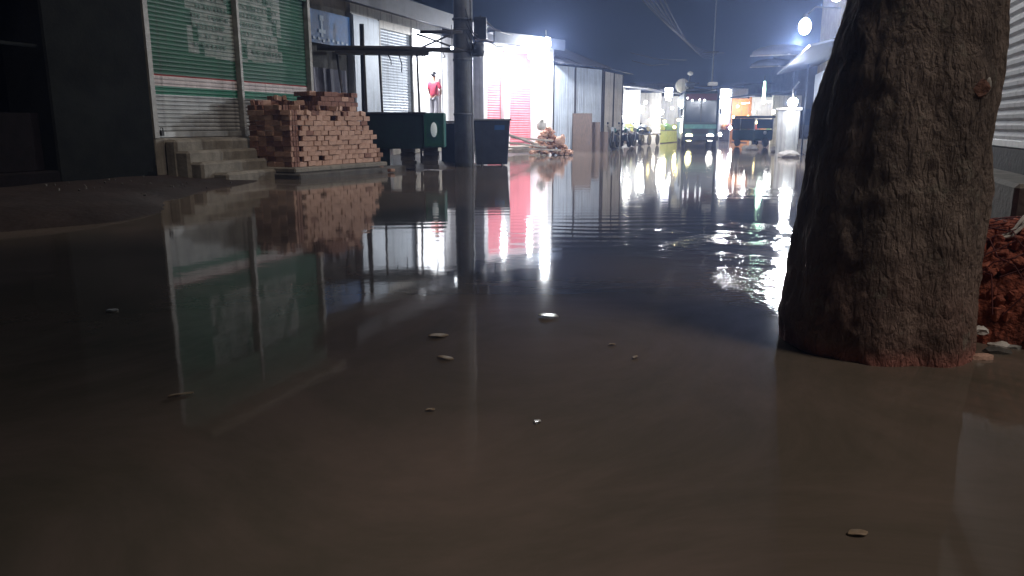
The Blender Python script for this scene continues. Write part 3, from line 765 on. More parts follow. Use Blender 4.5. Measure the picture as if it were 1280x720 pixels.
# === 7. motorcycles
def motorbike(label, loc, rz_, g):
    t = thing('motorcycle', label, 'motorcycle', loc, rz_, g)
    for x in (-.62,.66):
        wh = MB().lathe([(.24,-.05),(.31,-.045),(.33,0),(.31,.045),(.24,.05)],(x,0,.32),20,axis='Y').build('tyre', M['black'], t)
        k = MB().lathe([(.03,-.05),(.06,-.05),(.06,.05),(.03,.05)],(x,0,.32),10,axis='Y')
        for a in range(6): k.box((x+.13*math.cos(a*1.047),0,.32+.13*math.sin(a*1.047)),(.24,.02,.02),(0,-a*1.047,0))
        k.build('wheel_hub', M['steel'], t)
    MB().tube([(.66,.07,.32),(.45,.06,.95)],.025,6).tube([(.66,-.07,.32),(.45,-.06,.95)],.025,6).build('fork', M['steel'], t)
    MB().tube([(.45,0,.85),(.1,0,.55),(-.3,0,.5),(-.62,0,.32)],.035,6).tube([(.45,0,.8),(-.2,0,.72),(-.75,0,.75)],.03,6).build('frame', M['black'], t)
    MB().box((.05,0,.48),(.34,.26,.34),bev=.05).build('engine', M['navy'], t)
    MB().ball((.18,0,.85),.2,2,(1.25,.6,.62)).build('fuel_tank', M['teal'], t)
    MB().box((-.42,0,.83),(.72,.24,.09),(0,.06,0),bev=.035).build('seat', M['black'], t)
    MB().tube([(.36,-.34,1.05),(.45,-.12,1.0),(.45,.12,1.0),(.36,.34,1.05)],.018,6).build('handlebar', M['steel'], t)
    for s in (-1,1): MB().lathe([(.01,-.01),(.05,-.01),(.05,.01),(.01,.01)],(.4,.28*s,1.2),10,axis='X').tube([(.4,.28*s,1.03),(.4,.28*s,1.18)],.008,5).build('mirror', M['glass'], t)
    MB().lathe([(.03,-.08),(.09,.03),(.085,.05)],(.54,0,.9),12,axis='X').build('headlamp', M['steel'], t)
    MB().tube([(-.1,-.14,.35),(-.75,-.16,.4)],[.03,.045],8).build('exhaust', M['steel'], t)
    MB().box((.68,0,.68),(.3,.12,.02),(0,.4,0)).box((-.72,0,.69),(.3,.13,.02),(0,-.5,0)).build('mudguard', M['black'], t)
    return t
g = 'motorcycles parked before the lit shops'
p = at(768,188,38.5); m0 = motorbike('dark motorcycle parked against the cream shed', (p.x,p.y,.08), R(-110), g)
for px,Y,a,lb in ((781,40.5,-80,'dark motorcycle facing the street, between two others'),(797,43,-120,'rightmost dark motorcycle before the lit shops')):
    p = at(px,186,Y); dup(m0, lb, (p.x,p.y,.06), R(a))
p = at(806,186,46)
ct = thing('flatbed_cart','dark flatbed cart loaded with sacks before the lit shops','cart',(p.x,p.y,0),R(60))
MB().ext(-1.1,1.1,-.6,.6,.62,.7,bev=.01).build('bed', M['wood_d'], ct)
for x in (-.8,.6):
    for y in (-.55,.55): MB().lathe([(.3,-.03),(.34,0),(.3,.03)],(x,y,.34),18,axis='Y').build('wheel', M['black'], ct)
MB().tube([(1.1,0,.65),(1.9,0,.95),(1.9,-.3,1.0)],.03,6).build('handle', M['steel'], ct)
MB().ball((-.4,0,.95),.4,2,(1.2,1,.7),.03).ball((.4,.1,.9),.35,2,(1.2,1,.7),.03).build('load_sheet', M['tarp'], ct)

# === 8. lit shops at the street end, left side
def lit_shop(label, a, b, h, wm, watts, goods, g='small lit shops at the far end', cloth='wood'):
    o, rz_, L = frame(a,b); X = Matrix.Rotation(rz_,3,'Z')
    t = thing('market_shop', label, 'shop', o, rz_, g)
    MB().ext(0,L,1.8,1.9,0,h).build('back_wall', wm, t)
    for x in (0,L-.12): MB().ext(x,x+.12,0,1.79,0,h).build('side_wall', wm, t)
    MB().box((L/2,.4,h+.15),(L+.3,3.4,.06),(.12,0,0)).build('awning', M['roof'], t)
    MB().ext(.15,L-.15,.1,.8,.0,.85,bev=.02).build('counter', M['wood'], t)
    for r_ in range(3): MB().ext(.15,L-.15,1.45,1.78,1.15+r_*.55,1.19+r_*.55).build('shelf', M['plank'], t)
    rr_ = random.Random(len(label)); 
    for k_,mm in enumerate(goods):
        x = .15+(L-.3)*(k_+.5)/len(goods); q = MB().ball((x,.4,.95),.34,3,((L-.3)/len(goods)/.72,.95,.9))
        for v in q.bm.verts: v.co += v.normal*.06*math.sin(v.co.x*31)*math.sin(v.co.z*29+v.co.y*23)
        q.build('produce_heap', M[mm], t)
        MB().ext(x-.3,x+.3,1.5,1.74,1.2+.55*(k_%3),1.6+.55*(k_%3),bev=.02).build('packed_goods', M[mm], t)
        MB().ext(x-(L-.3)/len(goods)/2+.02,x+(L-.3)/len(goods)/2-.02,.06,.095,.05,.8).build('front_cloth', M[cloth], t)
    tb = MB().lathe([(.025,-.6),(.025,.6)],(L/2,.35,h-.35),8,axis='X').build('tube_light', M['tubeE'], t)
    lamp('shop_light', X @ Vector((L/2,.6,h-.6)) + o, watts, .12)
    return t
def pt(px, Y): 
    p = at(px,186,Y); return (p.x,p.y)
lit_shop('far white-lit shop just right of the cream shed', pt(779,45), pt(797,49), 3.3, M['white2'], 420, ['leafg','yellow'])
lit_shop('far white-lit shop second from the cream shed', pt(798,49.5), pt(822,56), 3.4, M['white2'], 520, ['yellow','applered'])
lit_shop('far shop with yellow and green goods left of the bus', pt(824,50), pt(853,56), 3.2, M['sheet2'], 330, ['yellow','leafg','yellow'], cloth='yellow')
lit_shop('far white-lit shop right of the bus', pt(895,60), pt(912,59), 3.9, M['white2'], 500, ['orange','applered'])
lit_shop('far shop with orange and red goods', pt(911,55), pt(934,52), 3.0, M['orange'], 200, ['orange','applered','yellow','leafg'], cloth='orange')
lit_shop('far dim shop with pinkish goods beside the shaded cart', pt(936,52), pt(962,49), 3.0, M['sheet2'], 60, ['applered','orange','leafg'])
# hanging bulbs
g = 'bulbs hung along the far shops'
hb_spec = [(785,124,44,.13,'bulb hung before the first far shop on the left'),(801,137,46,.2,'large glaring bulb low before the second far shop'),(826,140,48,.16,'bulb over the yellow goods stall'),
           (905,124,50,.12,'bulb high over the shop right of the bus'),(902,142,50,.14,'bulb low over the shop right of the bus'),(913,160,48,.1,'small bulb low before the orange goods')]
for px,py,Y,r_,lb in hb_spec:
    p = at(px,py,Y); t = thing('hanging_bulb',lb,'lamp',p,0,g)
    MB().ball((0,0,0),r_).build('bulb', M['bulb_w'] if py < 138 else M['bulb'], t); MB().tube([(0,0,r_),(0,0,r_+.5)],.012,5).build('cord', M['cable'], t)
    lamp('bulb_light', p+Vector((0,-.4,-.3)), 220, r_)
# box sign, clock-like disc, green tube
p = at(836,116,50); t = thing('box_sign','small square lit box sign above the yellow goods stall','sign',p,R(-15))
MB().box((0,0,0),(.5,.12,.62),bev=.02).build('lit_face', M['signE'], t); MB().box((0,.09,0),(.56,.06,.68)).tube([(0,.1,0),(0,.5,.1)],.02,6).build('case', M['navy'], t)
p = at(955,117,46); t = thing('green_tube_lamp','upright pale green tube lamp over the far right stalls','lamp',p)
MB().lathe([(.05,-.6),(.09,-.3),(.09,.2),(.05,.7)],(0,0,0),10).build('tube', M['tubeG'], t); MB().tube([(0,.05,.7),(0,.05,1.0)],.03,6).build('holder', M['navy'], t)
lamp('green_glow', p+Vector((0,-.4,0)), 60, .1, (.6,1,.75))
p = at(863,92,46); t = thing('dish_lamp','round pale lamp head on a thin post beyond the shops','lamp',p)
MB().lathe([(.03,.14),(.17,.06),(.16,-.05),(.08,-.1)],(0,0,0),12).build('head', M['plaster'], t); MB().tube([(0,.1,-.1),(-.1,.1,-4.5)],.04,6).build('post', M['navy'], t)
p = at(853,107,47); t = thing('round_sign','round cream signboard behind the bus roof','sign',p)
MB().lathe([(.01,-.03),(.38,-.03),(.42,0),(.38,.03),(.01,.03)],(0,0,0),20,axis='Y').build('disc', M['plaster'], t); MB().tube([(0,.05,-.4),(0,.05,-4.6)],.05,6).build('post', M['navy'], t)

# === 9. bus
p = at(874,183,42.5)
bu = thing('bus','dark blue-green minibus facing the camera in the flooded street','bus',(p.x,p.y,0),R(-9))
wB, hB = 1.85, 2.95
MB().ext(-wB/2,wB/2,0,6.2,.35,hB,bev=.09).build('body', M['dteal'], bu)
MB().ext(-wB/2+.12,wB/2-.12,-.03,-.003,1.35,2.45).build('windscreen', M['glass'], bu)
MB().ext(-.02,.02,-.045,-.033,1.35,2.45).build('windscreen_bar', M['black'], bu)
MB().ext(-wB/2+.06,wB/2-.06,-.04,-.002,1.0,1.22,bev=.01).build('front_band', mat('pale_teal_paint',(.08,.3,.28),None,.4,4), bu)
MB().ext(-wB/2+.1,wB/2-.1,-.05,-.002,2.5,2.85).build('header_board', mat('maroon_board',(.09,.02,.03),None,.6,4), bu)
MB().ext(-.45,.45,-.04,-.002,.72,.96).build('grille', M['black'], bu)
MB().ext(-wB/2-.04,wB/2+.04,-.14,-.002,.36,.6,bev=.03).build('bumper', M['navy'], bu)
for k_,(x,mm) in enumerate(((-.58,'headE'),(.55,'headW'))):
    MB().lathe([(.01,-.09),(.19,-.08),(.21,.0),(.01,.0)],(x,-.02,.52),14,axis='Y').build('headlight', M[mm], bu)
for x,z in ((-.75,2.62),(-.5,2.5),(-.1,2.52),(.15,2.5)): MB().ball((x,-.08,z),.055,1).build('marker_lamp', M['smallE'], bu)
MB().ext(-wB/2+.1,wB/2-.1,.3,5.5,hB+.12,hB+.16).tube([(-.8,.3,hB),(-.8,.3,hB+.3),(.8,.3,hB+.3),(.8,.3,hB)],.03,6).build('roof_rack', M['black'], bu)
for s in (-1,1):
    MB().ext(s*(wB/2+.1)-.05,s*(wB/2+.1)+.05,-.18,-.1,1.7,2.05).tube([(s*wB/2,-.02,2.1),(s*(wB/2+.1),-.14,2.0)],.02,5).build('mirror', M['black'], bu)
    for y in (1.0,4.8): MB().lathe([(.2,-.1),(.42,-.09),(.42,.09),(.2,.1)],(s*(wB/2-.08),y,.38),18,axis='X').build('wheel', M['black'], bu)
    for y in range(5): MB().ext(s*(wB/2)-.012,s*(wB/2)+.012,.7+y*1.05,1.55+y*1.05,1.5,2.3).build('side_window', M['glass'], bu)
    MB().box((s*.6,.6,hB+.42),(.5,.6,.22),bev=.05).build('roof_bundle', M['white3'] if s > 0 else M['tarp'], bu)

# === 10. shaded cart + auto rickshaw right
p = at(957,180,42)
ar = thing('auto_rickshaw','dark covered three-wheeler parked right of the orange goods','rickshaw',(p.x,p.y,.0),R(20))
MB().ext(-.65,.65,.2,2.2,.35,.95,bev=.08).build('body', M['dgreen'], ar)
MB().box((0,1.1,1.62),(1.34,2.0,.12),bev=.05).build('canopy', M['tarp'], ar)
MB().ext(-.66,.66,1.9,2.2,.96,1.55).build('back_panel', M['tarp'], ar)
for s in (-.6,.6):
    for y in (.25,1.5): MB().tube([(s,y,.9),(s,y,1.58)],.03,6).build('post', M['steel'], ar)
    MB().lathe([(.12,-.05),(.24,-.045),(.24,.045),(.12,.05)],(s,1.7,.26),16,axis='X').build('wheel', M['black'], ar)
MB().ext(-.5,.5,.14,.195,1.0,1.5).build('windscreen', M['glass'], ar)
MB().lathe([(.12,-.05),(.24,-.045),(.24,.045),(.12,.05)],(0,.05,.26),16,axis='X').build('front_wheel', M['black'], ar)
MB().lathe([(.01,-.05),(.09,-.05),(.09,.02),(.01,.02)],(0,.12,.78),12,axis='Y').build('headlight', M['steel'], ar)
# low kerb stones / sacks at the right far edge, catching the lamp
g = 'pale sacks stacked at the far right water edge'
sk0 = None
for k_,(px,py,lb) in enumerate(((938,186,'pale sack lying farthest left at the far right water edge'),(974,184,'pale sack in the middle of the row at the far right edge'),(1003,190,'pale sack nearest the tree at the far right edge'),(985,196,'wet white sack lowest at the far right edge'))):
    p = at(px,py,38-k_*3); q = MB().ball((0,0,.1),.36,2,(1.2,.8,.42),.05).build('sack', M['plank'], None, (p.x,p.y,0)); tag(q,lb,'sack',g)

# === 11. right side far: lamps, pillar, shed, round awnings
p = at(991,128,30.5)
pi_ = thing('gate_pillar','cream masonry pillar with a bright lamp above, left of the big tree','pillar',(p.x,p.y+.35,0),R(20))
MB().ext(-.3,.3,-.3,.3,-.3,1.75,bev=.02).build('shaft', M['plaster'], pi_); MB().ext(-.36,.36,-.36,.36,1.753,1.86,bev=.02).build('cap', M['sheet2'], pi_)
t = thing('street_lamp','glaring lamp just above the cream pillar','lamp',p)
MB().ball((0,0,0),.19).build('bulb', M['bulb'], t); MB().tube([(0,0,.15),(.0,.1,.5),(.4,.6,.8)],.03,6).build('arm', M['rail'], t)
lamp('pillar_light', p+Vector((-.2,-.4,-.1)), 260, .15)
p = at(1006,33,24); t = thing('street_lamp','largest glaring lamp high beside the tree trunk','lamp',p)
MB().ball((0,0,0),.19,3,(.9,.9,1.25)).build('bulb', M['bulb'], t); MB().lathe([(.05,.2),(.07,.28),(.05,.36)],(0,0,0),10).tube([(0,0,.3),(.4,.3,.6),(1.4,.9,.65)],.02,6).build('holder', M['black'], t)
lamp('big_lamp_light', p+Vector((-.15,-.2,-.45)), 2000, .16)
p = at(1046,-6,21.5); t = thing('street_lamp','lamp at the top edge of the view behind the tree','lamp',p)
MB().ball((0,0,0),.16).build('bulb', M['bulb'], t); MB().tube([(0,0,.15),(.0,.0,.5),(1.2,.6,.6)],.03,6).build('arm', M['rail'], t)
lamp('top_lamp_light', p+Vector((-.1,-.2,-.3)), 500, .14)
o7, rz7, L7 = frame(pt(1012,34), pt(1075,22))
rs_ = thing('corrugated_shop','pale corrugated shop front behind the tree with an upper lit wall','shop',o7,rz7)
MB().corrug(0,L7,.6,3.3,0,.16,.025).build('front_sheet', M['sheet'], rs_)
MB().ext(0,L7,.06,5,-.1,6.8).build('body', M['conc'], rs_)
MB().ext(0,L7,-.5,-.03,-.1,.6,bev=.02).build('plinth', M['conc'], rs_)
MB().box((L7/2,-.7,3.55),(L7+.4,1.8,.06),(.2,0,0)).build('awning', M['navy'], rs_)
for px,py,Y,r_,lb in ((978,70,31,1.05,'upper domed grey awning under the big lamp'),(968,84,35,.9,'lower domed grey awning farther down the street')):
    p = at(px,py,Y); t = thing('domed_awning',lb,'awning',p,0,'domed awnings on the right')
    q = MB(); n = 16
    for i in range(n):
        a0 = math.pi*i/n; a1 = math.pi*(i+1)/n
        for j in range(4):
            e0 = j/4*math.pi/2; e1 = (j+1)/4*math.pi/2
            f = lambda a,e: (r_*math.cos(a)*math.cos(e)*1.2, -r_*.7*math.sin(a)*math.cos(e), r_*.42*math.sin(e))
            if j < 3: q.quad(f(a0,e0),f(a1,e0),f(a1,e1),f(a0,e1),smooth=True)
            else: q.quad(f(a0,e0),f(a1,e0),f(a1,e1*.98),f(a0,e1*.98),smooth=True)
    bmesh.ops.remove_doubles(q.bm, verts=q.bm.verts, dist=.004)
    d_ = q.build('canvas', M['roof'] if r_ > 1 else M['navy'], t); d_.modifiers.new('t','SOLIDIFY').thickness = .03
    MB().tube([(r_*1.1,.3,0),(r_*1.1,.3,-p.z)],.03,6).build('post', M['navy'], t)
    MB().tube([(-r_*1.2,0,0),(0,-r_*.7,0),(r_*1.2,0,0)],.03,6).build('hoop', M['rail'], t)

# === 12. near right shop
o8 = Vector((3.92,5.55,0)); rz8 = math.atan2(.945,.348); L8 = 4.2
# local x runs along the street, +y points away from it
ns = thing('right_shop','near shop with a pale slatted shutter on a concrete plinth, right of the tree','shop',(o8.x+.348/.945*0,o8.y,0),rz8)
e8 = Matrix.Rotation(rz8,3,'Z')
def mir(b_):
    for v in b_.bm.verts: v.co.y = -v.co.y
    return b_
mir(MB().ext(-.1,L8,.12,4,-.1,.98)).build('plinth', M['conc_d'], ns)
mir(MB().ext(-.1,L8,-.25,.117,-.1,.78,bev=.03)).build('ledge', M['conc'], ns)
mir(MB().slats(.0,L8-.2,1.03,3.0,.2,.1,.03)).build('roller_shutter', M['white2'], ns)
mir(MB().ext(0,L8-.2,.14,.22,.985,1.06,bev=.01)).build('bottom_rail', M['rail'], ns)
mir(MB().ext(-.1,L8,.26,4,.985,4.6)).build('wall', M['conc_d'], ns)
mir(MB().ext(-.1,L8-.1,.02,.258,3.005,3.3,bev=.02)).build('shutter_box', M['conc_d'], ns)
mir(MB().ext(-.3,L8+.1,-.6,4,4.605,4.75)).build('roof', M['conc_d'], ns)

el_ = thing('eave_lamp','small tube lamp under the eave of the near right shop','lamp', e8 @ Vector((2.0,.45,4.35)) + o8, rz8)  # out-of-view lamp added to light the shutter, trunk and heap
MB().box((0,0,.05),(.7,.08,.05)).build('batten', M['white3'], el_); MB().lathe([(.02,-.3),(.02,.3)],(0,0,0),8,axis='X').build('tube', M['tubeE'], el_)
lamp('eave_light', e8 @ Vector((2.0,.5,4.2)) + o8, 55, .08, (1,.93,.86))
# === 13. red pile with net
def heap(cx, cy, rx, ry, h, name, m, label, cat):
    bm_ = MB(); n = 46; b = bm_.bm
    V = [[None]*(n+1) for _ in range(n+1)]
    for i in range(n+1):
        for j in range(n+1):
            x = (i/n*2-1); y = (j/n*2-1); d = math.hypot(x,y)
            z = h*max(0,1-d**3)**.5 if d < 1 else 0
            z += (.05*fbm(x*rx*6+3,y*ry*6)+.035*fbm(x*rx*17,y*ry*15+2)+random.uniform(-.02,.02))*(1 if d < .98 else 0)
            V[i][j] = b.verts.new((cx+x*rx, cy+y*ry, z-.12))
    for i in range(n):
        for j in range(n):
            b.faces.new((V[i][j],V[i+1][j],V[i+1][j+1],V[i][j+1]))
    o = bm_.build(name, m); tag(o,label,cat); return o
RC = Vector((3.42,4.66,0))
M['redearth'] = mat('red_rubble_earth', (.42,.11,.06), (.12,.03,.02), .95, 11, .9, 30, dist=.05, detail=10)  # brick red plus the glow of a red tail light, put into colour
hp_ = heap(RC.x,RC.y,1.05,.85,.7,'rubble_heap',M['redearth'],'deep red heap of brick rubble under a torn net, right of the tree','rubble heap')
chunks = MB(); rc = random.Random(9)
for i in range(800):
    a = rc.uniform(math.pi*.8,2.1*math.pi); d = rc.uniform(.2,1.03)
    x = RC.x+1.02*d*math.cos(a); y = RC.y+.82*d*math.sin(a); z = .7*max(0,1-d**3)**.5-.12
    s_ = rc.uniform(.015,.055)
    chunks.box((x,y,z+.02),(s_*1.6,s_,s_*.8),(rc.uniform(0,3),rc.uniform(0,3),rc.uniform(0,3)),bev=.006)
co = chunks.build('rubble_chunks', mat('red_rubble',(.46,.14,.08),(.2,.05,.035),.95,8,.8,30)); co['kind'] = 'stuff'; tag(co,'loose red brick chips covering the netted heap','rubble')  # chip colour carries the same red glow besides the brick red
net = MB(); 
def hpz(x,y):
    d = math.hypot((x-RC.x)/1.05,(y-RC.y)/.85); return .7*max(0.0,1-min(1,d)**3)**.5-.09
for i in range(17):
    for ax in (0,1):
        pts_ = []
        for j in range(15):
            a, b = -1+i*.125, -1+j/7.0
            x, y = (RC.x+a*.98, RC.y+b*.8) if ax else (RC.x+b*.98, RC.y+a*.8)
            x += .03*math.sin(j*2+i); y += .03*math.cos(j*1.7+i)
            if math.hypot((x-RC.x)/1.05,(y-RC.y)/.85) < .99: pts_.append((x,y,hpz(x,y)+.02))
        if len(pts_) > 2: net.tube(pts_,.0045,4,cap=False)
no = net.build('netting', mat('dark_red_net',(.12,.02,.02),None,.8,8)); tag(no,'dark net draped over the red rubble heap','net')
rp = MB(); a = at(1234,303,4.6); 
pts_ = [at(1234,303,4.55),at(1242,297,4.5),at(1252,296,4.5),at(1262,292,4.48),at(1270,286,4.5),at(1280,272,4.5),at(1300,262,4.6)]
rp.tube(pts_,.014,6).tube([p_+Vector((.02*math.sin(i*2),-.03,-.02*math.cos(i*2.4))) for i,p_ in enumerate(pts_)],.011,6)
ro = rp.build('white_rope', M['white3']); tag(ro,'pale twisted rope along the top of the netted heap','rope')
g = 'scraps at the foot of the tree'
for k_,(px,py,lb,mk) in enumerate(((1221,413,'whitish stone wedged between the tree and red heap','white3'),(1224,447,'pinkish wet rag in the water at the tree foot','brick_p'),(1254,432,'pale stone at the foot of the red heap','white3'),(1268,434,'grey crumpled scrap beside the pale stone','plaster'),(1246,440,'dark wet clod at the foot of the red heap','conc_d'))):
    p = at(px,py,gnd(px,py).y+ (.0 if py > 420 else -.35)); q = MB().ball((0,0,0),.045+.008*(k_%3),2,(1.5,.9,.5),.008).build('scrap', M[mk], None, p); tag(q,lb,'debris',g)

# ---------------------------------------------------------------- trees
def crown(name, c, rx, rz_, n, m, parent, seed):
    r_ = random.Random(seed); b = MB(); b.norec = 1
    cl_ = []
    for i in range(60):
        a = r_.uniform(0,6.283); e = math.asin(r_.uniform(-.7,1)); q = r_.uniform(.35,1)
        cl_.append(Vector(c)+Vector((rx*q*math.cos(a)*math.cos(e), rx*q*math.sin(a)*math.cos(e), rz_*q*math.sin(e))))
    for i in range(n):
        p = r_.choice(cl_)+Vector((r_.gauss(0,.42),r_.gauss(0,.42),r_.gauss(0,.3)))
        s = r_.uniform(.09,.17); u = Vector((r_.gauss(0,1),r_.gauss(0,1),r_.gauss(0,.6))).normalized(); v = u.orthogonal().normalized()*.5
        b.quad(p-u*s, p+v*s, p+u*s, p-v*s)
    return b.build(name, m, parent)
M['leaf'] = mat('foliage', (.06,.1,.03), (.035,.06,.02), .7, 2)
cx0 = at(1098,455,4.1)
tr = thing('tree','massive rough-barked tree trunk standing in the flood water','tree',(0,0,0))
# silhouette read at several heights: (left px, right px, py)
prof = [(965,1228,505),(976,1219,462),(979,1218,440),(977,1222,400),(987,1226,350),(994,1233,300),(1004,1240,240),(1011,1243,200),(1021,1249,150),(1031,1255,105),(1046,1259,60),(1064,1263,0),(1078,1268,-80),(1090,1272,-170)]
bm = bmesh.new(); rings = []; NA = 220
Yc = 4.06
levels = []
for l_,r_,py in prof:
    a = at(l_,py,Yc); b = at(r_,py,Yc)
    levels.append(((a.z+b.z)/2,(a.x+b.x)/2+.012,(b.x-a.x)/2*.92))
levels.sort()
z = levels[0][0]
def lv(z):
    for p,q in zip(levels,levels[1:]):
        if z <= q[0]:
            t = (z-p[0])/(q[0]-p[0]); t = t*t*(3-2*t)*.4+t*.6
            return p[1]+(q[1]-p[1])*t, p[2]+(q[2]-p[2])*t
    return levels[-1][1], levels[-1][2]
from mathutils import noise as mn
while z < levels[-1][0]:
    cx_, r_ = lv(z); ring = []
    for k in range(NA):
        a = 2*math.pi*k/NA
        flute = .035*math.sin(5*a+1+z*.5)+.02*math.sin(9*a+z*1.1)
        flare = max(0,.3-z)**2*.2*(.5+.5*math.sin(6*a+.8))
        p3 = Vector((math.cos(a)*r_, math.sin(a)*r_, z))
        nz = mn.fractal(p3*Vector((1,1,1)).x*2.2+Vector((3,1,5)),.9,2.1,3)*.022
        q3 = Vector((p3.x*9,p3.y*9,p3.z*3.2))
        ridge = (1-abs(mn.noise(q3))*2.0)*.009+ mn.fractal(Vector((p3.x*20,p3.y*20,p3.z*11)),.8,2,3)*.007
        rr_ = r_*(1+flute*.8)+flare+nz+ridge
        ring.append(bm.verts.new((cx_+rr_*math.cos(a), Yc+.08+rr_*math.sin(a)*.95, z)))
    rings.append(ring); z += .016
for a,b in zip(rings,rings[1:]):
    for k in range(NA): bm.faces.new((a[k],a[(k+1)%NA],b[(k+1)%NA],b[k])).smooth = True
me = bpy.data.meshes.new('trunk'); bm.to_mesh(me); bm.free(); me.materials.append(M['bark'])
tk = bpy.data.objects.new('trunk', me); COL.objects.link(tk); tk.parent = tr
zt = levels[-1][0]; ctop = Vector((levels[-1][1],Yc+.08,zt-.1))
lm = MB(); 
lm.tube([ctop-Vector((0,0,.3)),ctop+Vector((.2,.1,1.2)),ctop+Vector((.6,.3,3.2)),ctop+Vector((.9,.6,5))],[levels[-1][2],.36,.22,.08],12)
lm.tube([ctop+Vector((.1,0,.3)),ctop+Vector((-.9,.6,1.8)),ctop+Vector((-1.7,1.0,3.5))],[.3,.2,.06],10)
lm.tube([ctop+Vector((.1,0,.5)),ctop+Vector((1.6,-.5,2.0)),ctop+Vector((2.6,-.6,3.4))],[.26,.17,.05],10)
lm.tube([ctop+Vector((.2,0,1.0)),ctop+Vector((.2,1.5,2.4)),ctop+Vector((0,2.4,3.8))],[.2,.14,.05],10)
lm.build('limbs', M['bark'], tr)
crown('crown',(3.0,5.0,8.6),3.3,2.3,7000,M['leaf'],tr,3)
# pruning scar
ps = at(1234,108,4.0); 
sc_ = MB().lathe([(.005,-.0),(.02,-.012),(.034,-.008),(.045,.012),(.03,.03)],(0,0,0),14,axis='Y').build('cut_scar', M['white3'], tr, (ps.x-.0,ps.y,ps.z)); sc_.scale = (.55,.5,1.0)
sc2 = MB().ball((0,0,0),.05,2,(.9,.35,.8),.006).build('scar_lip', M['brick_d'], tr, (ps.x-.05,ps.y+.02,ps.z-.005))
dg = bpy.context.evaluated_depsgraph_get(); dg.update()
def onto_trunk(o, px, py, lift=.0):
    """rest a small piece on the bark where the photo shows it"""
    d_ = (at(px,py,4.0)-cam.location).normalized()
    hit, loc, nrm, idx = tk.ray_cast(cam.location, d_)
    if hit: o.location = loc+nrm*lift
onto_trunk(sc_,1234,107,.0); onto_trunk(sc2,1226,110,.0)

# unseen tree added behind the viewer, crown set to shade the left water
shade_tree = thing('tree','street tree standing on the right bank behind the viewer','tree',(2.6,-2.4,0))
MB().tube([(0,0,-.2),(.05,0,2),(0,.1,4.6),(.1,.2,7.5)],[.35,.27,.2,.08],14).tube([(0,0,3.2),(-1.4,1.9,5.2),(-3.0,4.4,7.0)],[.17,.12,.05],8).tube([(0,0,3.6),(1.0,-.8,5.4)],[.16,.05],8).build('trunk', M['bark'], shade_tree)
crown('crown',(-3.5,4.2,7.4),4.2,1.8,15000,M['leaf'],shade_tree,8)

# ---------------------------------------------------------------- wires
wr = []
g = 'overhead wires sagging across the street'
wl = ['lowest','second','third','fourth','fifth','sixth']
for i in range(6):
    a = at(768+i*9,-40,16+i*.4); b = at(896+(i-3)*1.2,64,44.9); mid = (a+b)/2-Vector((0,0,.9+.22*i))
    pts_ = []
    for k in range(15):
        t_ = k/14; pts_.append(a*(1-t_)**2+mid*2*t_*(1-t_)+b*t_**2)
    q = MB().tube(pts_,.011,5).build('overhead_wire', mat('wire_sheath_%d'%i,(.05,.05,.06),None,.95,5,spec=.05) if i == 0 else bpy.data.materials['wire_sheath_0'])
    tag(q, wl[i]+' of the six overhead wires above the street, counted from the lower left','wire',g)
# thin masts
for px,py,Y,r_,lb in ((896,-10,45,.07,'tall thin pale mast just right of the bus'),):
    a = at(px,py,Y); b = at(px-2,182,Y)
    t = thing('street_mast',lb,'mast',(a.x,a.y,0)); MB().tube([(0,0,-.2),(0,0,a.z)],[r_*.8,r_*.5],8).build('shaft', M['pole'], t); MB().box((0,0,at(0,66,Y).z),(1.2,.05,.05)).build('crossarm', M['navy'], t)
for (pa_,pb_,Y,lb) in (((788,66),(858,75),40,'short wire over the far left roofs'),((790,76),(836,80),40,'lowest short wire over the far left roofs'),((600,20),(640,44),24,'service wire from the meter boxes to the salmon shop'),((600,45),(640,58),24,'lower service wire from the meter boxes')):
    a = at(*pa_,Y); b = at(*pb_,Y+3); mid = (a+b)/2-Vector((0,0,.15))
    q = MB().tube([a,mid,b],.02,5).build('wire', M['cable']); tag(q,lb,'wire')

# ---------------------------------------------------------------- far blocks closing the street
g = 'dark buildings beyond the lit shops'
for k_,(px0,px1,py,Y,lb) in enumerate(((700,800,112,62,'low dark building beyond the cream shed'),(795,868,104,66,'dark roofline behind the yellow goods stall'),(866,940,118,75,'low dark block closing the street behind the bus'),(930,1010,104,66,'dark building behind the green tube lamp'),(1000,1120,60,60,'taller dark building behind the big lamp'))):
    a = at(px0,py,Y); b = at(px1,py,Y); t = thing('building',lb,'building',((a.x+b.x)/2,Y+3,0),0,g)
    wd = b.x-a.x
    MB().ext(-wd/2,wd/2,-3,3,-.1,a.z).build('wall', M['conc_d'], t)
    MB().box((0,-.2,a.z+.1),(wd+.5,7,.12),(.04,0,0)).build('roof', M['roof'], t)
    for i in range(max(2,int(wd/2.2))): MB().ext(-wd/2+.5+i*2.1,-wd/2+1.6+i*2.1,-3.03,-3.0,1.2,2.4).build('window', M['glass'], t)

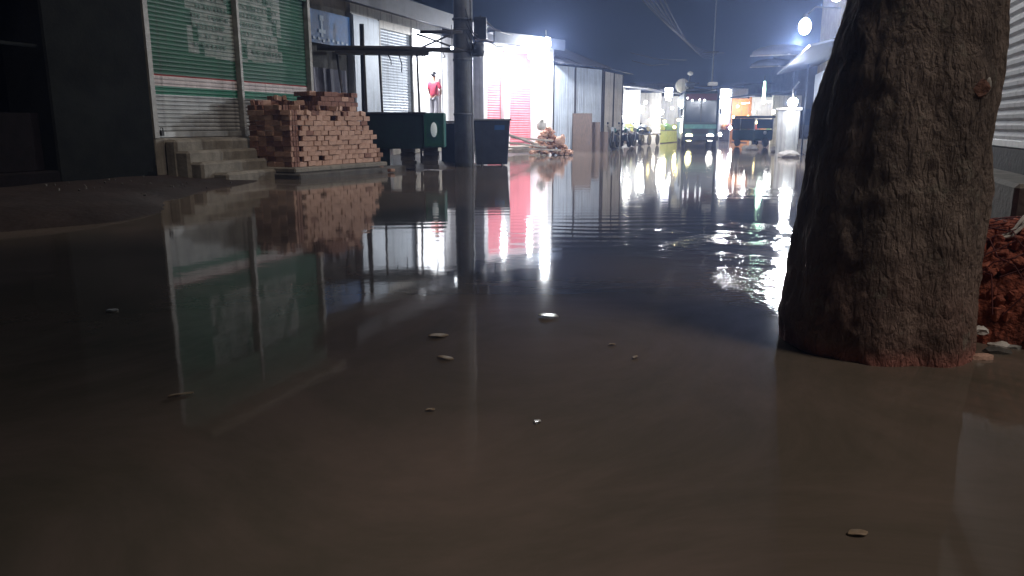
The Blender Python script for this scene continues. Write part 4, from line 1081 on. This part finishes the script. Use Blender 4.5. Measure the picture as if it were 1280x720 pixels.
# ---------------------------------------------------------------- floating litter
g = 'litter floating on the flood water'
def leaf(px,py,L_,W_,rz_,mk,lb,name='floating_leaf',h=.003):
    L_ *= .85; W_ *= .8; h = min(h,.01)
    p = gnd(px,py); q = MB(); n = 8; top_, bot = [], []
    for i in range(n+1):
        t_ = i/n; hw = W_*math.sin(math.pi*min(1,t_*1.02))**.8*.5+.001
        for s_ in (-1,1):
            top_.append(q.bm.verts.new(((t_-.5)*L_, s_*hw, h+.004*math.sin(t_*3.1)+(.003*math.sin(t_*7+s_)))))
        top_.append(q.bm.verts.new(((t_-.5)*L_, 0, h*.4)))
    for i in range(n):
        a = top_[i*3:i*3+3]; b = top_[i*3+3:i*3+6]
        q.bm.faces.new((a[0],a[2],b[2],b[0])).smooth = True; q.bm.faces.new((a[2],a[1],b[1],b[2])).smooth = True
    o = q.build(name, M[mk], None, (p.x,p.y,.003)); o.rotation_euler = (0,0,rz_); o.modifiers.new('t','SOLIDIFY').thickness = .003
    tag(o,lb,'litter',g); return o
leaf(1072,669,.075,.045,.1,'leafd','pale curled leaf alone in the lower right water')
leaf(548,421,.14,.09,.1,'leafd','tan leaf floating below the reflected doorway')
leaf(557,449,.12,.06,-.5,'leafd','darker leaf just below the tan leaf')
leaf(685,397,.16,.11,-.3,'plastic','bright white scrap floating in mid water','floating_scrap',.03)
leaf(672,529,.045,.035,.9,'plastic','tiny white scrap right of centre water','floating_scrap')
leaf(226,495,.13,.035,.5,'leafd','long thin pale leaf in the dark left water')
leaf(140,389,.09,.06,.4,'plastic','tiny pale scrap in the darkest left water','floating_scrap')
leaf(538,514,.05,.03,.3,'leafd','faint small leaf left of the centre water')
leaf(794,448,.06,.03,1.0,'leafd','faint speck of leaf right of centre water')
leaf(765,432,.05,.03,.2,'leafd','faint speck of leaf nearer the centre than its neighbour')
leaf(75,248,.3,.12,.2,'leafd','leaf litter scrap on the dark mud bank')
# warm little bulbs strung over the far stalls
g = 'small warm bulbs over the far stalls'
wl_names = ['leftmost','second','third','fourth','fifth','sixth','seventh','rightmost']
for k_,(px,py,Y) in enumerate(((812,150,46),(831,152,46),(843,159,46),(848,150,46),(917,146,48),(926,152,48),(935,146,47),(946,153,47))):
    p = at(px,py,Y); t = thing('hanging_bulb', wl_names[k_]+' of the eight small warm bulbs over the far stalls','lamp',p,0,g)
    MB().ball((0,0,0),.085).build('bulb', bpy.data.materials.get('warm_stall_bulb') or emis('warm_stall_bulb',(1,.8,.25) if k_ else (1,.8,.25),14), t)
    MB().tube([(0,0,.08),(0,0,.7)],.01,4).build('cord', M['cable'], t)
    if k_ in (1,2,4,6): lamp('bulb_light', p+Vector((0,-.3,-.2)), 90, .09, (1,.8,.4))
# grit and rubble crumbs on the mud bank and at the foot of the steps
gr = MB(); rg = random.Random(21)
for i in range(260):
    px = rg.uniform(40,600); p = gnd(px, 225-.03*px+rg.uniform(-6,30), .05)
    if gz(p.x,p.y) < .0: continue
    s_ = rg.uniform(.012,.035); gr.box((p.x,p.y,gz(p.x,p.y)+s_*.3),(s_*1.5,s_,s_*.8),(rg.uniform(0,3),rg.uniform(0,3),rg.uniform(0,3)),bev=.004)
go_ = gr.build("gravel", M["conc_d"]); go_['kind'] = 'stuff'; go_['label'] = 'grit and rubble crumbs scattered on the dark mud bank'


g = 'small white bulbs among the far stalls'
wn = ['leftmost','second','third','fourth','fifth','sixth','seventh','eighth','ninth','rightmost']
for k_,(px,py,Y) in enumerate(((778,146,43),(790,129,44),(807,128,47),(818,160,48),(840,135,48),(900,168,47),(922,133,49),(942,140,48),(967,140,44),(978,160,40))):
    p = at(px,py,Y); t = thing('hanging_bulb', wn[k_]+' of the ten small white bulbs among the far stalls','lamp',p,0,g)
    MB().ball((0,0,0),.07+.015*(k_%3)).build('bulb', M['bulb_w'] if k_%2 else M['tubeE'], t)
    MB().tube([(0,0,.06),(0,0,.6)],.01,4).build('cord', M['cable'], t)
